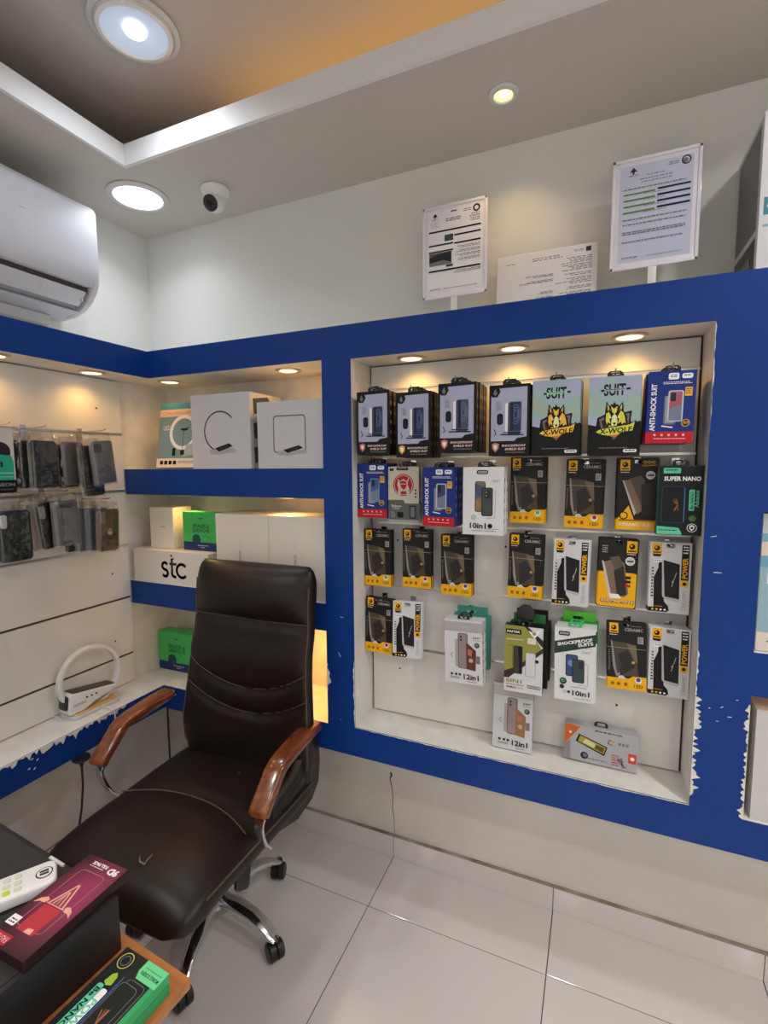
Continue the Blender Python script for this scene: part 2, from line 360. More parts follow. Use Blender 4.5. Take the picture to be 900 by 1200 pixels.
for i, (x, z, L, a) in enumerate([(1.81, 1.29, .016, 0), (1.80, 1.375, .012, .2), (1.84, .96, .006, .6), (1.855, .94, .008, .1), (1.832, .925, .005, 0), (1.87, .985, .004, 0), (.79, .94, .016, -1), (.80, 1.06, .01, 0), (1.815, .955, .004, 0), (.795, .71, .004, 1)]):
    MB().tube([(x, -.0002, z), (x+L*math.cos(a), -.0002, z+L*math.sin(a))], .0009, PLASTER, n=4).build('scratch', unit)
for y, z in ((-.50, .665), (-.485, .655), (-.51, .64), (-.495, .632)): MB().tube([(.0002, y, z), (.0002, y+.006, z+.003)], .0015, PLASTER, n=4).build('scratch', unit)
# pegs that hold the packs
def hook(x, z, yf, tilt=.008):
    m = MB().tube([(x, ND-.001, z-.001), (x, ND-.02, z-.001), (x, yf+.01, z), (x, yf-.012, z+.001), (x, yf-.022, z+tilt)], .0019, CHROME, n=7)
    m.box(x-.009, x+.009, ND-.004, ND-.0005, z-.03, z+.012, CHROME); m.build('hook', unit, smooth=True)
def hookl(y, z, xf):
    m = MB().tube([(LXD+.001, y, z), (xf-.01, y, z+.002), (xf+.012, y, z+.003), (xf+.020, y, z+.006)], .0019, CHROME, n=7)
    m.box(LXD+.0025, LXD+.004, y-.009, y+.009, z-.03, z+.012, CHROME); m.build('hook', unit, smooth=True)

# ------------------------------------------------------------------ small warm spots set in the recess ceilings
RING = mat('brushed_ring', (0.70, 0.62, 0.48), 0.35, 0.8)
def recess_spot(x, y, z, label, k=1.0, group=None):
    t = thing('recessed_spotlight', label, 'spotlight', (x, y, z), group=group)
    MB().lathe([(.036, -.0005), (.043, -.0005), (.044, -.002), (.041, -.005), (.034, -.006), (.031, -.003), (.031, -.0005)], RING, n=28).build('ring', t, smooth=True)
    MB().cyl((0, 0, -.002), .0305, .003, LEDY, n=28).build('lens', t); t['group'] = 'recessed spotlights of the display recesses'
    l = lamp('SPOT', 'spot_beam', (x, y, z-.012), P_NICHE*k, WARM, .02, (0, 0, 0), cone=2.7, blend=.9); l.parent = t; l.location = (0, 0, -.012)
for x, s_, k in ((1.019, 'leftmost', 1.15), (1.322, 'middle', 1.15), (1.613, 'rightmost', 1.0)):
    recess_spot(x, .07, NZ1, '%s of the three warm spotlights above the hanging phone packs' % s_, k)
recess_spot(.017, .086, ZH, 'warm spotlight above the ring light box by the corner', .8)
recess_spot(.561, .090, ZH, 'warm spotlight above the white square lamp box', .9)
recess_spot(-.074, -.17, ZH, 'warm spotlight above the cases on the left wall, nearest the corner', 1.0)
recess_spot(-.076, -.475, ZH, 'warm spotlight above the left wall at the frame edge', .9)
recess_spot(.62, .10, 1.0067, 'warm spotlight under the lower corner shelf behind the chair', 3.2)
recess_spot(.56, .075, 1.4426, 'warm spotlight under the upper corner shelf over the tall white boxes', .9)
recess_spot(.10, .075, 1.4426, 'warm spotlight under the upper corner shelf over the green box', .8)
recess_spot(2.1, .12, 1.001, 'warm spotlight in the lower right recess over the white box', .6)
recess_spot(2.2, .12, 1.437, 'warm spotlight in the upper right recess over the pale blue box', .6)

# ------------------------------------------------------------------ ceiling fittings
def downlight_flat(x, y, label, k=1.7):
    t = thing('ceiling_downlight', label, 'ceiling light', (x, y, ZC))
    MB().lathe([(.082, -.001), (.102, -.0005), (.104, -.004), (.099, -.008), (.084, -.010), (.080, -.006)], CREAMP, n=40).build('rim', t, smooth=True)
    MB().cyl((0, 0, -.004), .0812, .006, LEDW, n=40).build('diffuser', t)
    l = lamp('AREA', 'downlight_glow', (x, y, ZC-.02), P_ROOM*k, COOL if k < 1 else (1, .965, .925), .14, spread=2.3); l.parent = t; l.location = (0, 0, -.02)
downlight_flat(0.0, -.002, 'flat round white downlight on the lowered ceiling in the corner', .24)
for x, y in ((2.8, -2.6), (0., -2.6), (1.4, -2.65), (2.85, -1.2), (0.0, -1.35)): downlight_flat(x, y, k=(1.1 if x < 1 else 2.1), label= 'added unseen white downlight on the lowered ceiling behind the camera, at x %s' % ('left' if x < 1 else 'centre' if x < 2 else 'right') if False else 'added flat white downlight, unseen, out of frame, %s' % {(2.8, -2.6): 'front right corner', (0., -2.6): 'front left corner', (1.4, -2.65): 'middle of the front border', (2.85, -1.2): 'middle of the right border', (0.0, -1.35): 'middle of the left border'}[(x, y)])  # unseen lamps added round the border to light the room
GLASS = mat('frosted_blue_glass', (0.55, 0.65, 0.80), 0.15, emit=(.55, .68, .95), strength=.35)
def downlight_bowl(x, y, label, k=1.7):
    t = thing('glass_downlight', label, 'ceiling light', (x, y, ZU))
    MB().lathe([(.10, -.0005), (.112, -.002), (.113, -.007), (.102, -.012), (.096, -.006)], CREAMP, n=40).build('rim', t, smooth=True)
    MB().lathe([(.097, -.004), (.094, -.016), (.084, -.018), (.080, -.010)], WHITEP, n=40).build('glass_ring', t, smooth=True)
    MB().lathe([(.0, -.005), (.05, -.006), (.082, -.012)], GLASS, n=40).build('bowl', t, smooth=True)
    MB().lathe([(.0, -.020), (.012, -.019), (.026, -.013), (.030, -.007), (.030, -.005)], LEDW, n=24).build('bulb', t, smooth=True)
    l = lamp('AREA', 'downlight_glow', (x, y, ZU-.05), P_ROOM*k, COOL if k < 1 else (1, .965, .925), .12, spread=2.6); l.parent = t; l.location = (0, 0, -.05)
downlight_bowl(.375, -.315, 'round glass downlight with glowing bulb on the raised ceiling', .42)
downlight_bowl(2.2, -.5, 'added unseen glass downlight on the raised ceiling out of frame to the right')  # this lamp and the next two are unseen, added for room light
downlight_bowl(2.2, -1.9, 'added unseen glass downlight on the raised ceiling behind the camera at right', 2.0)
downlight_bowl(.5, -1.9, 'added unseen glass downlight on the raised ceiling behind the camera at left', 1.2)
t_ = thing('eyeball_spotlight', 'small yellow-lit round spotlight in the lowered ceiling above the notices', 'spotlight', (1.291, .036, ZC))
MB().lathe([(.022, -.001), (.040, -.0005), (.0405, -.004), (.036, -.008), (.026, -.009), (.022, -.004)], CREAMP, n=32).build('rim', t_, smooth=True)
MB().cyl((0, 0, -.003), .023, .004, mat('yellow_led', (1, 1, .5), .5, emit=(1, .80, .18), strength=2.2), n=28).build('lens', t_)
MB().cyl((0.002, -.003, -.0065), .009, .003, mat('hot_led', (1, 1, .8), .5, emit=(1, .95, .6), strength=12), n=20).build('bulb', t_)
lamp('SPOT', 'eyeball_beam', (1.291, .04, ZC-.03), 2.2, (1, .68, .3), .02, (math.radians(22), 0, 0), cone=1.7, blend=.9)
# dome camera
t_ = thing('dome_camera', 'white dome security camera with dark lens hanging from the corner of the ceiling', 'security camera', (.285, .075, ZC))
MB().lathe([(.0, -.001), (.048, -.001), (.050, -.006), (.047, -.014), (.040, -.022), (.036, -.034), (0, -.036)], WHITEP, n=32).build('housing', t_, smooth=True)
import mathutils
bm_ = MB(); R_ = .034
for i in range(1): bm_.lathe([(R_*math.cos(a), R_*math.sin(a)) for a in [math.radians(x) for x in range(-90, 91, 12)]], WHITEP, n=24)
o_ = bm_.build('ball', t_, smooth=True); o_.location = (0, -.004, -.046)
o_ = MB().lathe([(.0, .0), (.020, .0), (.026, -.004), (.026, -.010)], BLACKP, n=24).build('lens', t_, smooth=True)
o_.location = (.003, -.035, -.064); o_.rotation_euler = (math.radians(122), 0, math.radians(6))
o_ = MB().cyl((0, 0, .002), .0095, .003, mat('lens_glass', (.01, .01, .015), .05), n=18).build('lens_glass', t_); o_.location = (.003, -.036, -.066); o_.rotation_euler = (math.radians(122), 0, math.radians(6))
# air conditioner
t_ = thing('air_conditioner', 'white wall-mounted air conditioner high on the left wall', 'air conditioner', (-.2608, -.55, 2.04))
ACM = mat('ac_white_plastic', (0.60, 0.60, 0.66), 0.5)
X = lambda x: x+.262; Zz = lambda z: z-2.04
prof = [(-.262, 2.435), (-.085, 2.432), (-.060, 2.425), (-.050, 2.405), (-.050, 2.22), (-.054, 2.19), (-.068, 2.165), (-.092, 2.165), (-.150, 2.145), (-.165, 2.105), (-.215, 2.088), (-.262, 2.088)]
y0, y1 = -.45, .415
MB().prism([(X(x), Zz(z)) for x, z in prof], y0, y1, ACM, 'y').build('casing', t_, bevel=.006, segs=2)
MB().prism([(X(x), Zz(z)) for x, z in [(-.054, 2.192), (-.06, 2.172), (-.072, 2.150), (-.095, 2.122), (-.135, 2.097), (-.19, 2.083), (-.262, 2.078), (-.262, 2.09), (-.17, 2.11), (-.1, 2.165)]], y1-.016, y1+.002, ACM, 'y').build('end_cap', t_, bevel=.003)
MB().prism([(X(x), Zz(z)) for x, z in [(-.165, 2.107), (-.15, 2.094), (-.262, 2.075), (-.262, 2.09)]], y0, y1-.01, ACM, 'y').build('lower_casing', t_)
out_ = MB().box(X(-.158), X(-.088), y0+.05, y1-.022, Zz(2.146), Zz(2.167), DARKGAP).build('outlet', t_)
o_ = MB().box(-.032, .028, y0+.04, y1-.03, -.002, .002, ACM).build('louver', out_, bevel=.001); o_.location = (X(-.105), 0, Zz(2.128)); o_.rotation_euler = (0, math.radians(-42), 0)
for yy in (.38, .25, .12, -.02, -.16): MB().box(X(-.150), X(-.098), yy-.002, yy+.002, Zz(2.118), Zz(2.150), CREAMP).build('vane', out_)
MB().box(X(-.0499), X(-.0485), .165, .185, Zz(2.322), Zz(2.326), CREAMP).build('badge', t_)
MB().box(X(-.262), X(-.225), y0+.02, y1-.07, Zz(2.045), Zz(2.078), CREAMP).build('mounting_plate', t_)
# ================================================================== PACKAGING DESIGNS  (u right, v down)
def phone_pic(P, u0, v0, u1, v1, body, edge, cam=True, r=.12):
    P.rr(u0, v0, u1, v1, r*(u1-u0), edge); e = .07*(u1-u0); k = P.w/P.h
    P.rr(u0+e, v0+e*k, u1-e, v1-e*k, r*(u1-u0)*.8, body)
    if cam:
        P.rr(u0+.12*(u1-u0), v0+.06*(v1-v0), u0+.52*(u1-u0), v0+.26*(v1-v0), .08*(u1-u0), DG)
        for a, b in ((.23, .11), (.41, .11), (.32, .2)): P.ell(u0+a*(u1-u0), v0+b*(v1-v0), .06*(u1-u0), GRY, 8)
def d_shockproof(var):
    w, h = (.108, .190); P = Print(w, h); LAV = ink(172, 176, 205); BL = ink(40, 55, 95) if var != 2 else ink(70, 80, 110)
    P.rect(0, 0, 1, 1, K); P.poly([(.05, .16), (.20, .05), (.93, .04), (.93, .73), (.70, .75), (.63, .79), (.05, .79)], LAV)
    P.poly([(.04, .13), (.08, .04), (.24, .03), (.28, .10), (.20, .17), (.08, .17)], K); P.poly([(.10, .12), (.15, .05), (.20, .12), (.15, .15)], GRY)
    P.rr(.40, .26, .52, .66, .03, W_); P.rr(.47, .25, .78, .70, .04, ink(60, 66, 84)); P.rr(.49, .26, .76, .69, .03, BL)
    P.rr(.50, .24, .80, .66, .04, ink(90, 98, 130)); P.rr(.52, .25, .78, .65, .03, BL)
    for r_ in (.115, .085, .055): P.line([(.66+r_*math.cos(a/10*2*PI)*.9, .42+r_*1.2*math.sin(a/10*2*PI)) for a in range(10)], .010, ink(130, 140, 175), closed=True)
    P.rect(.52, .25, .60, .65, ink(30, 36, 60)); P.rr(.20, .40, .35, .56, .06, K); P.rr(.23, .42, .32, .54, .05, ink(30, 34, 50))
    P.tiny(.18, .24, .32, .36, 5, GRY, 3); P.line([(.13, .62), (.18, .68), (.14, .71)], .02, K); P.line([(.30, .70), (.85, .705)], .03, K); P.line([(.36, .67), (.80, .675)], .02, K)
    P.poly([(.08, .83), (.17, .81), (.26, .83), (.25, .90), (.17, .95), (.09, .90)], {0: ink(205, 90, 95), 1: ink(225, 165, 60), 2: ink(214, 130, 100), 3: ink(190, 130, 110)}[var])
    P.poly([(.12, .85), (.17, .84), (.22, .85), (.21, .89), (.17, .92), (.13, .89)], W_)
    P.text('SHOCKPROOF', .62, .855, .58, ink(235, 205, 200), hf=.055, bold=.03, slant=.1); P.text('SHIELD SUIT', .66, .905, .50, ink(235, 205, 200), hf=.055, bold=.03, slant=.1)
    P.tiny(.42, .945, .90, .975, 1, GRY, 4, 1); return w, h, .022, P, K, 'tab'
def holo():
    m = bpy.data.materials.new('holographic_silver'); m.use_nodes = True; nt = m.node_tree; b = nt.nodes['Principled BSDF']
    tc = nt.nodes.new('ShaderNodeTexCoord'); nz = nt.nodes.new('ShaderNodeTexNoise'); nz.inputs['Scale'].default_value = 9; rp = nt.nodes.new('ShaderNodeValToRGB'); rp.color_ramp.interpolation = 'B_SPLINE'
    cs_ = [(0.30, (.50, .40, .42)), (.42, (.30, .50, .36)), (.52, (.36, .44, .62)), (.62, (.46, .40, .62)), (.72, (.30, .48, .52))]
    rp.color_ramp.elements[0].position = cs_[0][0]; rp.color_ramp.elements[0].color = cs_[0][1]+(1,); rp.color_ramp.elements[1].position = cs_[1][0]; rp.color_ramp.elements[1].color = cs_[1][1]+(1,)
    for p, c_ in cs_[2:]: e_ = rp.color_ramp.elements.new(p); e_.color = c_+(1,)
    nt.links.new(tc.outputs['Object'], nz.inputs['Vector']); nt.links.new(nz.outputs[0], rp.inputs[0]); nt.links.new(rp.outputs[0], b.inputs['Base Color'])
    b.inputs['Metallic'].default_value = .45; b.inputs['Roughness'].default_value = .32; return m
HOLO = holo()
def d_wolf(var):
    w, h = .118, .194; P = Print(w, h); Y2 = ink(215, 215, 80) if var else ink(235, 190, 70); OR = ink(215, 110, 60)
    P.rect(0, 0, 1, 1, HOLO); P.poly([(0, .60), (.22, .63), (.50, .70), (.80, .60), (1, .57), (1, 1), (0, 1)], K)
    P.text('SUIT', .50, .17, .42, K, hf=.25, bold=.03); P.poly([(.26, .160), (.77, .150), (.77, .178), (.26, .188)], SIL if var else ink(150, 225, 160)); P.poly([(.22, .162), (.30, .160), (.30, .188), (.22, .190), (.245, .176)], K); P.poly([(.72, .152), (.81, .150), (.785, .164), (.81, .178), (.72, .178)], K); P.tiny(.33, .162, .70, .180, 1, K, 5, 1)
    # shield and wolf head
    P.poly([(.18, .52), (.34, .47), (.36, .34), (.44, .40), (.50, .32), (.58, .40), (.68, .36), (.68, .46), (.84, .44), (.82, .56), (.88, .68), (.62, .74), (.52, .85), (.42, .76), (.14, .72)], K)
    P.poly([(.22, .54), (.40, .48), (.64, .48), (.80, .47), (.78, .62), (.52, .80), (.26, .66)], ink(120, 110, 110)); P.poly([(.26, .56), (.40, .51), (.64, .51), (.76, .50), (.74, .61), (.52, .77), (.30, .65)], ink(60, 30, 35))
    P.poly([(.32, .49), (.35, .31), (.415, .375), (.45, .345), (.50, .385), (.56, .35), (.595, .38), (.665, .32), (.675, .43), (.74, .50), (.78, .63), (.67, .59), (.62, .69), (.40, .70), (.35, .60), (.29, .62)], K)
    for q in ([(.365, .345), (.41, .395), (.385, .44)], [(.655, .355), (.61, .395), (.64, .43)], [(.44, .375), (.50, .41), (.565, .375), (.55, .45), (.51, .48), (.465, .45)],
              [(.35, .47), (.40, .445), (.445, .50), (.42, .545), (.44, .60), (.39, .575), (.37, .61), (.345, .55)], [(.68, .46), (.63, .435), (.575, .50), (.60, .545), (.585, .60), (.64, .575), (.66, .61), (.70, .585), (.73, .60), (.71, .52)],
              [(.40, .62), (.45, .62), (.46, .67), (.42, .68)], [(.62, .62), (.575, .62), (.56, .67), (.60, .68)]): P.poly(q, Y2)
    P.poly([(.47, .50), (.51, .475), (.555, .50), (.575, .58), (.555, .63), (.51, .655), (.465, .63), (.45, .58)], ink(235, 235, 160)); P.poly([(.48, .585), (.545, .585), (.515, .625)], K); P.poly([(.40, .495), (.46, .52), (.43, .53)], W_); P.poly([(.625, .495), (.565, .52), (.595, .53)], W_); P.line([(.62, .40), (.60, .43)], .012, OR); P.line([(.40, .40), (.43, .43)], .012, OR)
    P.poly([(.13, .70), (.22, .655), (.80, .60), (.93, .56), (.88, .70), (.66, .72), (.52, .78), (.28, .745)], K)
    P.poly([(.16, .70), (.24, .665), (.80, .615), (.90, .58), (.86, .69), (.66, .71), (.52, .76), (.28, .735)], Y2)
    P.text('X-WOLF', .54, .685, .62, K, hf=.115, bold=.03, rot=4, slant=.15); P.poly([(.40, .745), (.62, .735), (.52, .775)], OR)
    P.tiny(.22, .90, .78, .925, 1, GRY, 5, 1); P.rr(.70, .925, .95, .965, .02, W_); P.tiny(.73, .935, .92, .965, 1, K, 5, 1); return w, h, .024, P, K, None
def d_antishock(var):
    w, h = .100, .170; P = Print(w, h); RD_ = ink(190, 30, 40)
    P.rect(0, 0, 1, 1, NAVY); P.rect(0, .84, 1, 1, RD_)
    for i in range(5): P.ell(.20+.15*i, .885, .028, ink(240, 190, 190), 8)
    P.tiny(.18, .93, .85, .955, 1, ink(240, 190, 190), 5, 1)
    P.text('ANTI-SHOCK SUIT', .135, .50, 1.12, W_, hf=.12, rot=90, bold=.03)
    P.rr(.42, .03, .64, .12, .04, W_); P.rr(.70, .04, .92, .11, .04, W_); P.tiny(.46, .055, .60, .10, 2, NAVY, 5, 1); P.tiny(.74, .06, .88, .09, 1, NAVY, 6, 1)
    P.tiny(.32, .15, .92, .19, 2, W_, 7, .9); P.rr(.78, .23, .93, .35, .01, YEL); P.tiny(.80, .25, .91, .33, 3, NAVY, 6, 1)
    P.rr(.36, .34, .62, .74, .04, ink(105, 110, 130)); P.rr(.39, .35, .59, .72, .03, ink(150, 155, 170))
    P.rr(.44, .27, .76, .70, .05, ink(190, 200, 210) if var else ink(90, 150, 190)); P.rr(.47, .285, .73, .685, .04, [ink(70, 95, 150), ink(170, 90, 110), ink(60, 70, 110)][var])
    P.rr(.49, .30, .60, .42, .02, DG); P.poly([(.47, .52), (.73, .46), (.73, .685), (.47, .685)], ink(120, 130, 150)); P.line([(.34, .76), (.56, .78)], .03, W_)
    P.ell(.83, .72, .09, YEL, 14); P.ell(.83, .72, .075, DG, 14); P.tiny(.78, .70, .89, .74, 2, YEL, 5, 1); return w, h, .026, P, NAVY, None
def d_bull(var):
    w, h = .100, .170; P = Print(w, h); CR = ink(205, 198, 185); G2 = ink(92, 100, 94); R2 = ink(175, 35, 40)
    P.rect(0, 0, 1, 1, CR); P.rect(0, .66, 1, .96, G2); P.rect(0, .96, 1, 1, SIL); P.poly([(0, .60), (.50, .60), (.56, .66), (0, .66)], G2)
    P.rr(.28, .01, .66, .065, .02, K); P.tiny(.33, .025, .62, .055, 1, SIL, 4, 1); P.rr(.05, .03, .18, .08, .01, DG)
    P.ell(.50, .33, .34, R2, 28); P.ell(.50, .33, .31, CR, 28); P.ell(.50, .33, .29, R2, 28)
    P.poly([(.33, .22), (.40, .26), (.50, .22), (.60, .26), (.68, .20), (.64, .32), (.70, .40), (.68, .56), (.62, .56), (.60, .44), (.42, .44), (.38, .57), (.32, .57), (.34, .40), (.30, .32)], CR)
    P.poly([(.38, .27), (.50, .25), (.62, .28), (.60, .36), (.52, .42), (.42, .37)], R2); P.line([(.40, .31), (.60, .31)], .02, CR)
    for v in (.42, .48, .54): P.ell(.90, v, .03, K, 8)
    P.text('Bulmer', .28, .71, .34, ink(215, 220, 215), hf=.075, bold=.01); P.text('CASE', .26, .755, .22, ink(215, 220, 215), hf=.05)
    P.rr(.30, .82, .50, .92, .02, K); P.rr(.70, .70, .90, .93, .03, K); P.rr(.73, .72, .87, .91, .02, GRY); P.tiny(.10, .82, .26, .93, 4, SIL, 3); return w, h, .020, P, CR, None
def d_ten(var):
    w, h = .114, .190; P = Print(w, h); WT = ink(226, 226, 230)
    P.rect(0, 0, 1, 1, WT); P.rr(.34, .045, .62, .105, .04, K); P.text('GODO', .48, .075, .22, W_, bold=.02, hf=.05)
    P.text('360°', .82, .20, .20, GRY, hf=.055); P.tiny(.72, .225, .92, .25, 2, LGR, 3, 1)
    P.rr(.30, .21, .56, .66, .05, K); P.rr(.32, .22, .54, .65, .04, ink(120, 110, 90)); P.poly([(.32, .24), (.54, .30), (.54, .40), (.32, .46)], ink(80, 84, 120)); P.poly([(.32, .5), (.54, .44), (.54, .6), (.32, .64)], ink(150, 120, 80))
    P.rr(.46, .30, .74, .72, .05, DG); P.rr(.49, .315, .71, .705, .04, ink(70, 78, 76)); P.rr(.54, .34, .68, .46, .03, ink(40, 44, 46)); P.ell(.58, .37, .025, GRY, 8); P.ell(.58, .42, .025, GRY, 8)
    P.line([(.72, .33), (.80, .34), (.80, .74), (.60, .75)], .008, GRY); P.ell(.27, .74, .06, GRY, 12); P.ell(.27, .74, .052, ink(190, 205, 195), 12)
    P.text('10in1', .38, .865, .40, K, hf=.14, bold=.028); P.ell(.68, .865, .06, K, 12); P.tiny(.24, .935, .84, .955, 1, GRY, 3, 1); P.tiny(.55, .905, .90, .92, 1, GRY, 9, 1); return w, h, .026, P, WT, None
def yellow_badge(P, u0, v0, u1, v1):
    P.rr(u0, v0, u1, v1, .01, YEL); P.ell((u0+u1)/2, (v0*.55+v1*.45), (u1-u0)*.30, K, 12); P.ell((u0+u1)/2-.02, (v0*.6+v1*.4), (u1-u0)*.12, YEL, 8); P.rect(u0+.03, v1-(v1-v0)*.22, u1-.03, v1-(v1-v0)*.10, K)
def d_ceramic(var):
    w, h = .096, .187; P = Print(w, h); B2 = ink(28, 26, 26); TA = ink(120, 104, 84)
    P.rect(0, 0, 1, 1, B2); yellow_badge(P, .06, .015, .29, .165); P.tiny(.07, .185, .26, .205, 1, W_, 3, 1)
    P.text('CERAMIC', .68, .105, .46, ink(170, 165, 165), hf=.085, bold=.02); P.tiny(.46, .045, .88, .07, 1, GRY, 3, 1); P.rr(.78, .20, .92, .30, .01, SIL); P.tiny(.80, .22, .90, .29, 3, DG, 3, 1)
    P.poly([(.10, .27), (.24, .32), (.34, .78), (.24, .82), (.15, .66)], ink(150, 145, 140)); P.poly([(.14, .31), (.26, .36), (.33, .76), (.25, .76)], ink(70, 66, 62))
    P.poly([(.12, .28), (.55, .30), (.72, .40), (.80, .78), (.42, .80), (.25, .50)], ink(78, 70, 60)); P.poly([(.50, .31), (.74, .33), (.78, .60), (.70, .55)], TA)
    P.poly([(.28, .48), (.52, .40), (.72, .60), (.70, .66), (.42, .78)], ink(48, 44, 42)); P.ell(.67, .585, .045, ink(190, 150, 70), 10); P.line([(.0, .375), (1, .385)], .012, ink(170, 165, 120))
    P.tiny(.03, .42, .08, .74, 12, GRY, 3, 1)
    P.poly([(0, .83), (.56, .83), (.66, .79), (1, .79), (1, 1), (0, 1)], YEL); P.poly([(.30, .80), (.40, .79), (.50, .84), (.28, .84)], ink(215, 215, 215)) 
    P.ell(.80, .845, .09, ink(235, 235, 235), 12); P.ell(.80, .835, .06, [GREEN, RED, ink(90, 60, 140)][var % 3], 10)
    for u in (.14, .30, .48): P.rr(u-.04, .90, u+.04, .945, .01, ink(150, 95, 10))
    P.poly([(.45, .895), (.51, .895), (.48, .94)], RED); P.text('15D', .80, .935, .22, K, hf=.09, bold=.01); return w, h, .006, P, B2, None
def d_ceramic_plus(var):
    w, h = .096, .187; P = Print(w, h); B2 = ink(30, 28, 27); TA = ink(128, 108, 90)
    P.rect(0, 0, 1, 1, B2)
    if var == 0:
        yellow_badge(P, .06, .02, .30, .17); P.tiny(.07, .19, .28, .21, 1, W_, 3, 1)
        for i in range(3): P.ell(.66+.10*i, .055, .04, YEL, 10); P.ell(.66+.10*i, .055, .028, K, 10)
        P.text('CERAMIC', .76, .10, .36, YEL, hf=.035); P.ell(.80, .235, .11, W_, 16); P.ell(.80, .235, .095, LGR, 16); P.rect(.72, .225, .88, .245, DG)
        P.poly([(0, .86), (.10, .80), (.30, .66), (.44, .86), (1, .86), (1, 1), (0, 1)], YEL); P.poly([(.12, .30), (.22, .33), (.50, .74), (.44, .80)], ink(190, 185, 180)); P.poly([(.16, .31), (.50, .28), (.62, .36), (.66, .72), (.50, .78)], TA); P.poly([(.30, .28), (.58, .24), (.66, .30), (.64, .70)], ink(90, 78, 68)); P.poly([(.58, .36), (.90, .34), (.92, .78), (.62, .80)], ink(45, 42, 40))
        P.ell(.18, .80, .11, K, 12); P.ell(.18, .80, .08, YEL, 12); P.rect(.06, .855, .92, .875, ink(150, 95, 10)); P.text('CERAMIC FULL', .50, .925, .84, ink(240, 225, 210), hf=.085, slant=.3, bold=.02)
    else:
        P.tiny(.08, .10, .22, .22, 4, SIL, 3, 1); P.text('15 Pro', .5, .05, .2, GRY, hf=.04)
        yellow_badge(P, .70, .02, .96, .19); P.tiny(.72, .205, .92, .225, 1, W_, 3, 1); P.ell(.80, .31, .12, W_, 16); P.ell(.80, .31, .10, LGR, 16); P.rect(.72, .30, .88, .32, DG)
        P.rr(0, .48, .98, .99, .06, YEL); P.poly([(.08, .32), (.22, .36), (.48, .82), (.30, .84)], ink(200, 195, 190)); P.poly([(.14, .34), (.46, .28), (.66, .34), (.80, .78), (.70, .84), (.36, .80)], TA); P.poly([(.28, .27), (.52, .24), (.62, .36), (.70, .80)], ink(95, 84, 72)); P.poly([(.40, .46), (.64, .38), (.76, .80), (.52, .84)], ink(45, 42, 40)); P.poly([(.30, .80), (.55, .80), (.62, .86), (.34, .87)], W_)
        for v in (.53, .59, .65): P.rr(.70, v, .84, v+.04, .01, RED if v > .6 else K)
        P.text('CERAMIC MATTE', .52, .91, .86, ink(70, 35, 10), hf=.11, bold=.02); P.text('CERAMIC MATTE', .52, .907, .82, ink(240, 225, 200), hf=.08)
    return w, h, .006, P, B2, None
def d_power(var):
    w, h = .094, .187; P = Print(w, h); WT = ink(214, 214, 218)
    P.rect(0, 0, 1, 1, WT); yellow_badge(P, .05, .02, .29, .17); P.poly([(.06, .17), (.29, .17), (.25, .205), (.09, .205)], K); P.text('CB', .48, .045, .12, K, hf=.07, bold=.02)
    P.rect(.77, .03, .95, .52, K); P.tiny(.80, .05, .93, .17, 3, W_, 3, 1); P.text('POWER', .86, .35, .30*1.9, YEL, hf=.13, rot=90, bold=.03); P.rect(.77, .52, .95, .62, YEL); P.ell(.86, .57, .05, K, 10)
    P.text('CERAMIC', .87, .80, .58, SIL, hf=.10, rot=90); P.rr(.10, .24, .34, .29, .02, W_); P.tiny(.12, .255, .32, .28, 1, GRY, 3, 1)
    P.poly([(.12, .50), (.22, .36), (.40, .84), (.50, .90), (.52, .97), (.14, .93)], K); P.rr(.22, .28, .50, .80, .05, K)
    P.poly([(.30, .27), (.34, .245), (.72, .30), (.74, .33), (.76, .80), (.72, .835), (.40, .80), (.34, .76)], ink(190, 190, 195)); P.poly([(.34, .25), (.73, .30), (.75, .79), (.40, .765)], ink(26, 26, 30)); P.line([(.56, .62), (.60, .54), (.56, .56), (.62, .50), (.66, .42)], .014, LGR)
    P.tiny(.06, .36, .12, .80, 10, K, 3, 1); P.rect(0, .925, .48, .985, K)
    for u in (.12, .22, .32, .42): P.ell(u, .955, .03, YEL if u < .3 else W_, 8)
    P.tiny(.17, .905, .36, .92, 1, YEL, 3, 1); return w, h, .006, P, WT, None
TEAL = ink(95, 200, 160); DKG = ink(14, 24, 24)
